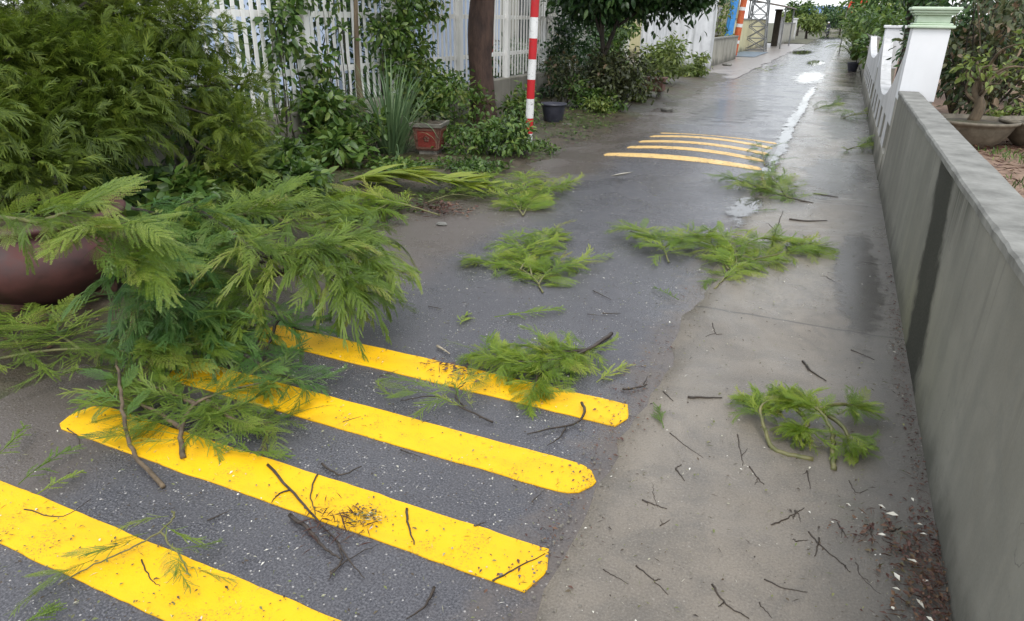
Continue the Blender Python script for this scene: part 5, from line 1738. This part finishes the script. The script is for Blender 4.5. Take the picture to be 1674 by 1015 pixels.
leafy_branch('fallen_branch', 'grassy-looking spray half covering the farthest near stripe', 'branch',
             [[(1000, 545, 0.028), (960, 572, 0.039), (900, 590, 0.055), (840, 590, 0.055), (790, 578, 0.033)], [(960, 572, 0.039), (925, 575, 0.055), (880, 570, 0.066)], [(900, 590, 0.055), (880, 615, 0.044), (870, 640, 0.022)]],
             180, 0.48, 'feather_bright', 'curl', 412, .22, .012, .004, spread=(.3, 2.3), group=FB, stem_mat='twig')
leafy_branch('fallen_branch', 'sparse thin sprig between the third and fourth yellow stripes', 'branch',
             [[(805, 690, .01), (760, 668, .03), (710, 648, .04), (655, 655, .02)], [(760, 668, .03), (745, 645, .04), (760, 625, .03)]], 16, 0.5, 'feather', 'ground', 413, .2, .005, .002, group=FB, stem_mat='twig')
leafy_branch('fallen_branch', 'wide forked branch lying across the joint of asphalt and concrete', 'branch',
             [[(1168, 472, 0.008), (1190, 448, 0.017), (1203, 432, 0.028), (1200, 408, 0.055), (1180, 385, 0.066)], [(1203, 432, 0.028), (1250, 420, 0.033), (1300, 410, 0.033), (1340, 402, 0.022)], [(1190, 440, 0.022), (1170, 405, 0.044), (1140, 390, 0.044)], [(1205, 410, 0.044), (1240, 390, 0.055), (1290, 395, 0.044)]],
             240, 0.56, 'feather_bright', 'curl', 414, .12, .007, .004, spread=(.3, 2.3), group=FB)
leafy_branch('fallen_branch', 'bushy bright tuft lying left of the wide forked branch', 'branch',
             [[(1093, 428, .015), (1085, 405, .05), (1068, 390, .07), (1030, 378, .05)], [(1085, 405, .05), (1110, 392, .07), (1150, 388, .06)]], 100, 0.55, 'feather_bright', 'ground', 415, .1, .008, .003, spread=(.3, 2.3), group=FB)
leafy_branch('fallen_branch', 'low green branch in front of the far hump stripes', 'branch',
             [[(1330, 332, 0.006), (1285, 322, 0.028), (1240, 305, 0.055), (1190, 290, 0.055)], [(1285, 322, 0.028), (1270, 300, 0.066), (1255, 285, 0.066)]], 110, 0.7, 'feather', 'curl', 416, .2, .007, .004, spread=(.3, 2.3), group=FB, stem_mat='bark_dark')
leafy_branch('fallen_branch', 'small leafy tuft on the right ends of the hump stripes', 'branch',
             [[(1250, 270, .02), (1248, 255, .08), (1245, 242, .10)]], 12, 1.0, 'feather_deep', 'curl', 417, .0, .008, .003, group=FB)
leafy_branch('fallen_branch', 'curled clump with two bent bare stems on the concrete lane', 'branch',
             [[(1363, 768, 0.008), (1362, 735, 0.035), (1358, 700, 0.077), (1335, 668, 0.105), (1295, 655, 0.098)], [(1330, 752, 0.008), (1270, 738, 0.008), (1252, 705, 0.042), (1245, 665, 0.084), (1275, 648, 0.098)], [(1335, 668, 0.105), (1375, 660, 0.091), (1400, 668, 0.063)], [(1300, 655, .09), (1262, 655, .07), (1240, 662, .04)], [(1340, 668, 0.098), (1380, 700, 0.063), (1390, 730, 0.028)], [(1290, 655, 0.098), (1320, 690, 0.070), (1310, 705, 0.049)]],
             285, 0.32, 'feather_bright', 'curl', 418, .62, .012, .005, spread=(.3, 2.0), group=FB, stem_mat='green_stem', weights=[1, .6, 1, 1.2, .7, 1.3])
for i, (u, v, n, lb) in enumerate(((1398, 240, 9, 'small far tuft at the wall foot beside the far hump'), (1345, 174, 8, 'thin far sprig on the wet concrete beyond the hump'), (1392, 188, 8, 'far tuft against the white slotted wall'), (1258, 110, 7, 'far broken twig with leaves at the left road edge'))):
    leafy_branch('fallen_branch', lb, 'branch', [[(u - 14, v + 5, .02), (u, v, .08), (u + 20, v - 3, .06)]], n, 1.1, 'feather', 'curl', 430 + i, .0, .008, .003, group=FB)
leafy_branch('fallen_branch', 'thin curling sprig lying over the nearest yellow stripe', 'branch',
             [[(283, 835, .03), (284, 845, .05), (262, 868, .05), (215, 895, .04), (150, 925, .02), (95, 955, .01)], [(262, 868, .05), (290, 905, .03), (312, 940, .01)]], 12, .38, 'feather', 'ground', 440, .25, .004, .002, group=FB)

leafy_branch('fallen_branch', 'pale feathery branch lying on the weeds behind the weeping green mop', 'branch',
             [[(330, 360, .45), (400, 350, .42), (470, 345, .38), (540, 352, .30)], [(400, 350, .42), (430, 330, .42), (480, 318, .38)], [(440, 347, .4), (480, 370, .34), (520, 385, .28)]],
             90, .80, 'feather', 'heap', 461, .0, .010, .004, group=FB)
leafy_branch('fallen_branch', 'feathery branch slumped over the weeds between jar and leaning tree', 'branch',
             [[(215, 340, .62), (260, 350, .58), (310, 365, .52), (350, 385, .46)], [(260, 350, .58), (290, 400, .5), (300, 430, .42)]],
             70, .80, 'feather_deep', 'heap', 462, .0, .010, .004, group=FB, stem_mat='bark_dark')
leafy_branch('fallen_branch', 'torn leafy branch end spilled on the mud right of the jar', 'branch',
             [[(180, 560, .06), (230, 550, .14), (290, 560, .16), (350, 570, .12)], [(230, 550, .14), (210, 590, .08), (200, 610, .05)]],
             45, 0.6, 'feather', 'curl', 463, .0, .009, .004, group=FB)
leafy_branch('fallen_branch', 'low loose sprig between the palm frond and the banded pole spray', 'branch',
             [[(700, 330, .03), (740, 318, .06), (780, 322, .05)], [(740, 318, .06), (750, 300, .08), (790, 290, .06)]],
             34, .65, 'feather', 'ground', 464, .0, .006, .003, group=FB)
LF = 'single loose feathery leaves'
single_frond('loose_leaf', 'loose feathery leaf pointing up beside the left end of the nearest stripe', 'leaf', (30, 792), (104, 728), 'feather', 1, .05, 1.1, LF)
single_frond('loose_leaf', 'loose leaf cut by the left edge above the nearest stripe', 'leaf', (-15, 752), (62, 700), 'feather', 2, .06, 1.1, LF)
single_frond('loose_leaf', 'narrow loose leaf just right of the upright one near the nearest stripe', 'leaf', (60, 808), (128, 768), 'feather', 3, .03, .6, LF)
single_frond('loose_leaf', 'loose leaf on the bottom left edge of the picture', 'leaf', (20, 1030), (82, 992), 'feather', 4, .04, .9, LF)
single_frond('loose_leaf', 'flat pale leaf lying straight on the asphalt above the farthest near stripe', 'leaf', (808, 518), (920, 508), 'feather_bright', 5, .02, .75, LF)
single_frond('loose_leaf', 'thin pale leaf right of the bright green spray', 'leaf', (935, 428), (1008, 420), 'feather_bright', 6, .02, .7, LF)
single_frond('loose_leaf', 'yellowish leaf under the weeping mop pointing along the stripe', 'leaf', (420, 742), (340, 715), 'feather', 7, .05, .8, LF)
single_frond('loose_leaf', 'small leaf bundle near the right end of the grassy spray', 'leaf', (975, 625), (1018, 592), 'feather_bright', 8, .02, 1.2, LF)
single_frond('loose_leaf', 'faint leaf scrap on the concrete beside the stripe ends', 'leaf', (1085, 700), (1075, 665), 'feather', 9, .02, 1.0, LF)
single_frond('loose_leaf', 'small leaf scrap on the asphalt below the weeping mop', 'leaf', (752, 530), (765, 512), 'feather_bright', 10, .02, 1.0, LF)
single_frond('loose_leaf', 'pale leaf scraps just left of the wide forked branch stem', 'leaf', (1110, 490), (1068, 470), 'feather', 11, .02, .7, LF)
single_frond('loose_leaf', 'long leaf reaching right from the branch on the second stripe', 'leaf', (400, 738), (475, 745), 'feather', 12, .04, .6, LF)
single_frond('loose_leaf', 'leaf in front of the bright puddle on the joint', 'leaf', (1230, 345), (1265, 342), 'feather', 13, .02, .8, LF)

# yellow-green palm frond on the verge
a, b = at(556, 296, .12), at(785, 308, .06)
g = empty('palm_frond', a, 'long yellow-green palm frond lying on the verge', 'frond')
c = spline([a, a.lerp(b, .35) + Vector((0, .02, .10)), a.lerp(b, .7) + Vector((0, 0, .06)), b], 14)
MB().tube(c, [.011 - .0006 * i for i in range(14)], 6).build('stem', M['palm'], g, True)
V, T = broad_template(.11, .25, .12)
lm = mesh_np('palm_leaflet', V, T); lm.materials.append(M['palm'])
rr = random.Random(3)
for i in range(72):
    t = .04 + .96 * (i // 2) / 36; s = 1 if i % 2 else -1
    q = t * 13; k = min(int(q), 12); p = c[k].lerp(c[k + 1], q - k)
    d = (c[min(k + 1, 13)] - c[k]).normalized()
    dd = Matrix.Rotation(s * rr.uniform(.2, .75), 3, 'Z') @ d
    dd.z = rr.uniform(-.02, .28)
    put('leaflet', lm, g, frame(p, dd, roll=rr.uniform(-.5, .5), s=rr.uniform(.42, .66) * (1 - .35 * t)))
leafy_branch('fallen_branch', 'rounded feathery leaf cluster on the verge in front of the palm frond', 'branch',
             [[(720, 352, .02), (665, 335, .08), (610, 322, .14), (560, 322, .14)], [(640, 330, .1), (610, 345, .1), (570, 352, .08)]], 90, 0.9, 'feather_bright', 'curl', 451, .25, .008, .004, group=FB)

# ================================================================== TWIGS
def twig(label, pl, r_=.005, mat='twig', group=None, extra=(), seed=0):
    rr = random.Random(seed + int(pl[0][0]))
    base = at(*pl[0][:2])
    g = empty('twig', base, label, 'twig', group)
    for j, line in enumerate((pl,) + tuple(extra)):
        c = spline([at(q[0], q[1], (q[2] if len(q) > 2 else 0) + r_ + .006) for q in line], 3 * len(line) + 3)
        c = [p + Vector((rr.uniform(-1, 1), rr.uniform(-1, 1), 0)) * .003 for p in c]
        k = r_ if j == 0 else r_ * .6
        MB().tube(c, [k * (1.1 - .7 * i / (len(c) - 1)) for i in range(len(c))], 6).build('shoot', M[mat], g, True)
    return g


twig('curved bare twig at the right end of the third near stripe', [(952, 658, .02), (956, 675, .02), (940, 692), (900, 700), (862, 710)], .007, extra=([(925, 698), (915, 715), (895, 728)],))
twig('long forked twig lying across the second stripe', [(438, 760), (475, 800), (510, 840), (550, 885), (560, 915)], .006, extra=([(518, 775), (508, 805), (515, 840)], [(550, 885), (575, 920), (595, 945)], [(560, 915), (545, 935), (537, 948)], [(475, 800), (455, 808), (443, 822)]))
twig('thick dark twig below the long forked one', [(472, 842), (505, 865), (530, 895), (555, 912)], .008)
twig('short dark twig on the asphalt above the second stripe', [(525, 758), (540, 768), (560, 776), (590, 762)], .005)
twig('straight twig on the second stripe', [(664, 832), (668, 860), (678, 890)], .005)
twig('thin twig on the far right of the second stripe', [(805, 950), (850, 925), (890, 905)], .0035)
twig('bent dark twig at the bottom of the asphalt', [(710, 960), (695, 990), (665, 1010)], .005)
twig('dark twig at the stem end of the grassy spray', [(940, 590), (975, 562), (1002, 544)], .009)
twig('pale stripped twig pointing at the farthest near stripe', [(715, 565), (735, 578)], .007, 'twig_pale')
twig('dark twig leaning up behind the wide forked branch', [(1262, 402), (1268, 378, .05), (1280, 345, .12)], .008, extra=([(1268, 378, .05), (1256, 365, .06)],))
twig('dark stick beside the low green branch', [(1290, 358), (1320, 361), (1352, 360)], .008)
twig('dark stick at the tip of the low green branch', [(1330, 316), (1370, 322)], .008)
twig('black twig at the joint right of the small leaf bundle', [(1018, 636), (1040, 634), (1058, 628)], .006, extra=([(1052, 630), (1058, 615)],))
twig('twig with a curled leaf above the curled clump', [(1312, 590), (1325, 605), (1350, 622)], .006, extra=([(1315, 592), (1322, 606)],))
twig('short straight twig left of the curled clump', [(1125, 649), (1180, 650)], .006)
TG = 'thin dark twigs strewn over the concrete lane'
lane_tw = [[(1205, 710), (1212, 745), (1215, 762)], [(1225, 762), (1238, 780), (1250, 793)], [(1262, 858), (1290, 845), (1315, 830)], [(1300, 835), (1296, 848)], [(1322, 870), (1340, 890), (1375, 920), (1390, 935)], [(1340, 880), (1332, 910)], [(1300, 885), (1322, 882)],
           [(1400, 920), (1410, 945), (1440, 972)], [(1250, 948), (1285, 962), (1320, 968)], [(1165, 955), (1185, 985), (1225, 1012)], [(1040, 925), (1070, 950), (1092, 972)], [(985, 930), (1010, 945), (1028, 955)], [(1067, 805), (1075, 830)], [(1050, 818), (1090, 832)], [(1095, 708), (1120, 728), (1150, 748)],
           [(1105, 765), (1118, 785)], [(1165, 528), (1170, 545), (1180, 546)], [(1392, 572), (1430, 588)], [(1355, 455), (1378, 468)], [(1410, 428), (1435, 432)], [(1388, 785), (1400, 805), (1420, 800)], [(1420, 860), (1430, 885)], [(1370, 855), (1385, 880)], [(1240, 985), (1262, 1010)], [(1080, 860), (1095, 850)], [(1320, 770), (1325, 800)], [(1455, 868), (1475, 862)]]
LANE_LABELS = ['upright hair-thin twig below the bent left stem of the curled clump', 'short dark twig just below the curled clump, pointing down right', 'slanting twig pair left of the litter, halfway down the lane', 'tiny twig touching the slanting pair on the lane', 'longest branching twig left of the wall foot litter', 'short twig crossing the top of the longest branching twig', 'small side twig left of the longest branching twig', 'bent twig running down beside the wall foot litter', 'level twig below the slanting pair, near the bottom of the lane', 'long diagonal twig at the bottom edge of the lane', 'diagonal twig low on the lane, near the asphalt joint', 'lowest-left twig, next to the right end of the second stripe', 'upright twig of the small cross on the lane', 'level twig of the small cross on the lane', 'long thin twig trailing from the leaf scrap by the stripe ends', 'short twig just above the small cross', 'V-shaped twig high on the lane below the forked branch', 'thin twig close to the wall, level with the dark stain foot', 'short twig in the upper lane right of the forked branch stem', 'black scrap of twig close to the wall above the stain foot', 'hooked twig right below the right stem of the curled clump', 'upright twig just above the wall foot litter', 'short twig at the left edge of the wall foot litter', 'twig at the bottom edge right of the long diagonal one', 'tiny twig low on the lane, left of centre', 'thin upright twig between the curled clump and the slanting pair', 'short level twig on top of the wall foot litter']
ASPHALT_LABELS = ['thin twig on the asphalt just below the bright green spray', 'left one of two level twigs above the grassy spray', 'right one of two level twigs above the grassy spray', 'thin twig on the asphalt right of the weeping green mop', 'tiny twig on the left half of the third stripe', 'thin twig below the third stripe, near its middle', 'short twig right of the straight twig on the second stripe', 'short twig between second and third stripe, near the leafy branch', 'thin twig between third and fourth stripe, left of the sparse sprig', 'hooked twig left of the rounded end of the second stripe', 'short twig below the left part of the second stripe', 'long thin twig on the left end of the nearest stripe', 'curved twig on the middle of the nearest stripe', 'thin twig crossing below the long forked twig', 'short twig left of the rounded end of the third stripe', 'tiny twig just past the right end of the farthest near stripe']
for i, q in enumerate(lane_tw):
    rq = random.Random(i * 7); m_ = q[len(q) // 2 if len(q) > 2 else 0]; a_ = rq.uniform(0, 6.28); l_ = rq.uniform(8, 22)
    ex = ([m_, (m_[0] + l_ * .5 * math.cos(a_) + 2, m_[1] + l_ * .5 * math.sin(a_)), (m_[0] + l_ * math.cos(a_), m_[1] + l_ * math.sin(a_) + 3)],) if i % 3 != 2 else ()
    twig(LANE_LABELS[i], q, rq.uniform(.0018, .0038), group=TG, seed=i, extra=ex)
AG = 'thin dark twigs strewn over the asphalt'
asp_tw = [[(970, 475), (1000, 490)], [(960, 513), (985, 516)], [(985, 512), (1015, 512)], [(700, 500), (725, 505)], [(690, 690), (705, 686)], [(655, 735), (690, 748)], [(775, 860), (795, 852)], [(560, 690), (590, 680)], [(620, 615), (650, 605)], [(110, 700), (128, 715), (130, 735)], [(340, 850), (375, 835)], [(40, 832), (100, 845), (150, 815)], [(230, 915), (245, 945), (262, 958)], [(540, 935), (585, 905), (620, 890)], [(870, 820), (890, 800)], [(1085, 640), (1100, 655)]]
for i, q in enumerate(asp_tw):
    twig(ASPHALT_LABELS[i], q, random.Random(i).uniform(.0018, .0035), group=AG, seed=50 + i)

# curled white-green leaf on the far asphalt
a = at(997, 292); b = at(1033, 297)
me = mesh_np('curled_leaf', *broad_template(.2, .5, -.3)); me.materials.append(M['petal'])
o = put('curled_leaf', me, None, frame(a + Vector((0, 0, .03)), b - a, s=(b - a).length)); tag(o, 'single pale curled leaf alone on the far asphalt', 'leaf')

# ================================================================== LITTER
def litter(name, label, n, xs, ys, s0, s1, mat, seed, tm, zf=lambda x, y: 0.006, cat='litter', centre=None, sd=.3, pile=0.0):
    rng = np.random.default_rng(seed)
    if centre is not None:
        xy = np.asarray(centre)[:2] + rng.normal(size=(n, 2)) * np.asarray(sd)
    else:
        xy = np.stack([rng.uniform(*xs, n), ys[0] + (ys[1] - ys[0]) * rng.random(n) ** 1.5], 1)
    if centre is not None: q = np.exp(-((xy - np.asarray(centre)[:2]) ** 2 / (np.asarray(sd) ** 2)).sum(1) * .6)
    else: q = np.zeros(n)
    z = np.array([zf(*p) for p in xy]) + .004 + rng.random(n) * (.006 + pile * q)
    P = np.concatenate([xy, z[:, None]], 1)
    X = rng.normal(size=(n, 3)); X[:, 2] *= .12 + 2 * pile
    U = rng.normal(size=(n, 3)) * (.2 + 3 * pile); U[:, 2] += 1
    o = np_scatter(name, tm, P, X, U, s0 + (s1 - s0) * rng.random(n) ** 2, M[mat])
    return tag(o, label, cat, kind='stuff')


BITS = [BROAD2[0], (BROAD2[0][0] * np.array([1.6, .22, 1]), BROAD2[0][1]), (BROAD2[0][0] * np.array([.6, .9, 1]), BROAD2[0][1])]
litter('asphalt_litter', 'tiny leaflets, bark and grit bits scattered over the asphalt', 9000, (-2.95, -.62), (.9, 9), .005, .020, 'litter_mix', 601, BITS, lambda x, y: .009 + hump(x, y))
litter('lane_litter', 'tiny leaf and bark bits scattered over the concrete lane', 2600, (-.58, .58), (1.2, 10), .006, .022, 'litter_mix', 602, BITS, lambda x, y: .012)
rng = np.random.default_rng(640)
n = 900
P = np.stack([-.62 + rng.normal(size=n) * .07, 1.0 + 8 * rng.random(n) ** 1.4, .004 + .006 * rng.random(n)], 1)
PEB = (np.array([(-1, -.8, 0), (.9, -1, 0), (1, .8, 0), (-.8, 1, 0), (-.5, -.4, .8), (.5, -.5, .9), (.4, .5, .7), (-.5, .5, .8)], dtype=np.float64), tris([(4, 5, 6, 7), (0, 1, 5, 4), (1, 2, 6, 5), (2, 3, 7, 6), (3, 0, 4, 7)]))
X = rng.normal(size=(n, 3)); X[:, 2] *= .1
U = rng.normal(size=(n, 3)) * .1; U[:, 2] += 1
o = np_scatter('joint_gravel', [PEB], P, X, U, .0015 + .0055 * rng.random(n) ** 2.5, M['pot_grey'])
tag(o, 'small grit along the joint between asphalt and concrete', 'gravel', kind='stuff')
# creeping weeds on the verge
n = 5200
cc = np.stack([rng.uniform(-5.7, -3.5, 70), rng.uniform(3.2, 13, 70)], 1)
xy = cc[rng.integers(0, 70, n)] + rng.normal(size=(n, 2)) * .20
xy = xy[(xy[:, 0] < -3.25) & (xy[:, 0] > -5.9)]; n = len(xy)
P = np.concatenate([xy, np.array([verge_z(*p, 5, 5)[2] for p in xy])[:, None] + .005 + .05 * rng.random((n, 1)) ** 2], 1)
X = rng.normal(size=(n, 3)); X[:, 2] = .3 * np.abs(X[:, 2])
U = rng.normal(size=(n, 3)) * .3; U[:, 2] += 1
o = np_scatter('verge_weeds', [BROAD[0], NARROW[0]], P, X, U, .025 + .05 * rng.random(n), M['broad'])
tag(o, 'low creeping weeds and grass over the verge soil', 'weeds', kind='stuff')
litter('verge_litter', 'dead leaves and wet bits over the verge soil', 4200, (-5.6, -2.4), (2.0, 14), .012, .05, 'litter_brown', 603, BITS, lambda x, y: verge_z(x, y, 5, 5)[2])
litter('wall_foot_litter', 'red-brown heap of leaf litter at the foot of the grey wall', 1300, 0, 0, .008, .036, 'litter_brown', 604, BITS, lambda x, y: .012, centre=at(1515, 975), sd=(.06, .20), pile=.035)
litter('wall_foot_litter', 'line of reddish litter trailing away from the wall foot heap', 160, 0, 0, .01, .035, 'litter_brown', 605, BITS, lambda x, y: .012, centre=at(1430, 880), sd=(.07, .07), pile=.01)
litter('wall_foot_litter', 'thin line of dark litter along the whole foot of the grey wall', 900, 0, 0, .006, .026, 'litter_brown', 612, BITS, lambda x, y: .010, centre=(.565, 3.4, 0), sd=(.022, 1.3), pile=.008)
litter('joint_litter', 'drift of dark bits along the joint beside the stripe ends', 700, 0, 0, .005, .024, 'litter_brown', 613, BITS, lambda x, y: .009, centre=(-.66, 2.6, 0), sd=(.06, .8), pile=.006)
litter('pale_petals', 'pale petals dropped on the litter at the wall foot', 15, 0, 0, .022, .042, 'petal', 606, [BROAD2[0]], lambda x, y: .035, centre=at(1490, 940), sd=(.07, .25))
litter('debris_clump', 'dark clump of rotten leaves on the verge behind the palm frond', 260, 0, 0, .03, .09, 'litter_brown', 607, BITS, lambda x, y: .03, centre=at(545, 285), sd=(.12, .12), pile=.12)
litter('debris_clump', 'dark clump of rotten leaves below the rounded leaf cluster', 320, 0, 0, .02, .07, 'litter_brown', 608, BITS, lambda x, y: .02, centre=at(722, 346), sd=(.14, .10), pile=.06)
litter('stripe_litter', 'brown debris caught on the farthest near stripe beside the grassy spray', 130, 0, 0, .012, .045, 'litter_brown', 609, BITS, lambda x, y: .014, centre=at(745, 610), sd=(.10, .04), pile=.01)
litter('stripe_litter', 'matted dark debris stuck on the middle of the second stripe', 240, 0, 0, .006, .022, 'litter_mix', 610, BITS, lambda x, y: .010, centre=at(600, 848), sd=(.035, .022), pile=.008)
litter('stripe_litter', 'rusty needle debris tangled in the long forked twig', 120, 0, 0, .012, .05, 'litter_brown', 611, [BITS[1]], lambda x, y: .014, centre=at(550, 865), sd=(.06, .06), pile=.015)
for i, (u, v, s, lb) in enumerate(((722, 368, .05, 'white pebble on the verge edge by the rotten leaves'), (1090, 182, .14, 'pale flat stone on the far left road edge'), (1188, 108, .2, 'pale rubble piece near the foot of the blue post'))):
    p = at(u, v)
    mb = MB(); mb.lathe([(.7, 0), (1, .25), (.85, .5), (.3, .62)], 9, (0, 0, 0))
    rr = random.Random(i)
    mb.v = [(p.x + x * s * rr.uniform(.8, 1.2), p.y + y * s * rr.uniform(.5, .8), z * s * .9) for (x, y, z) in mb.v]
    tag(mb.build('stone', M['coping'], None, False), lb, 'stone')
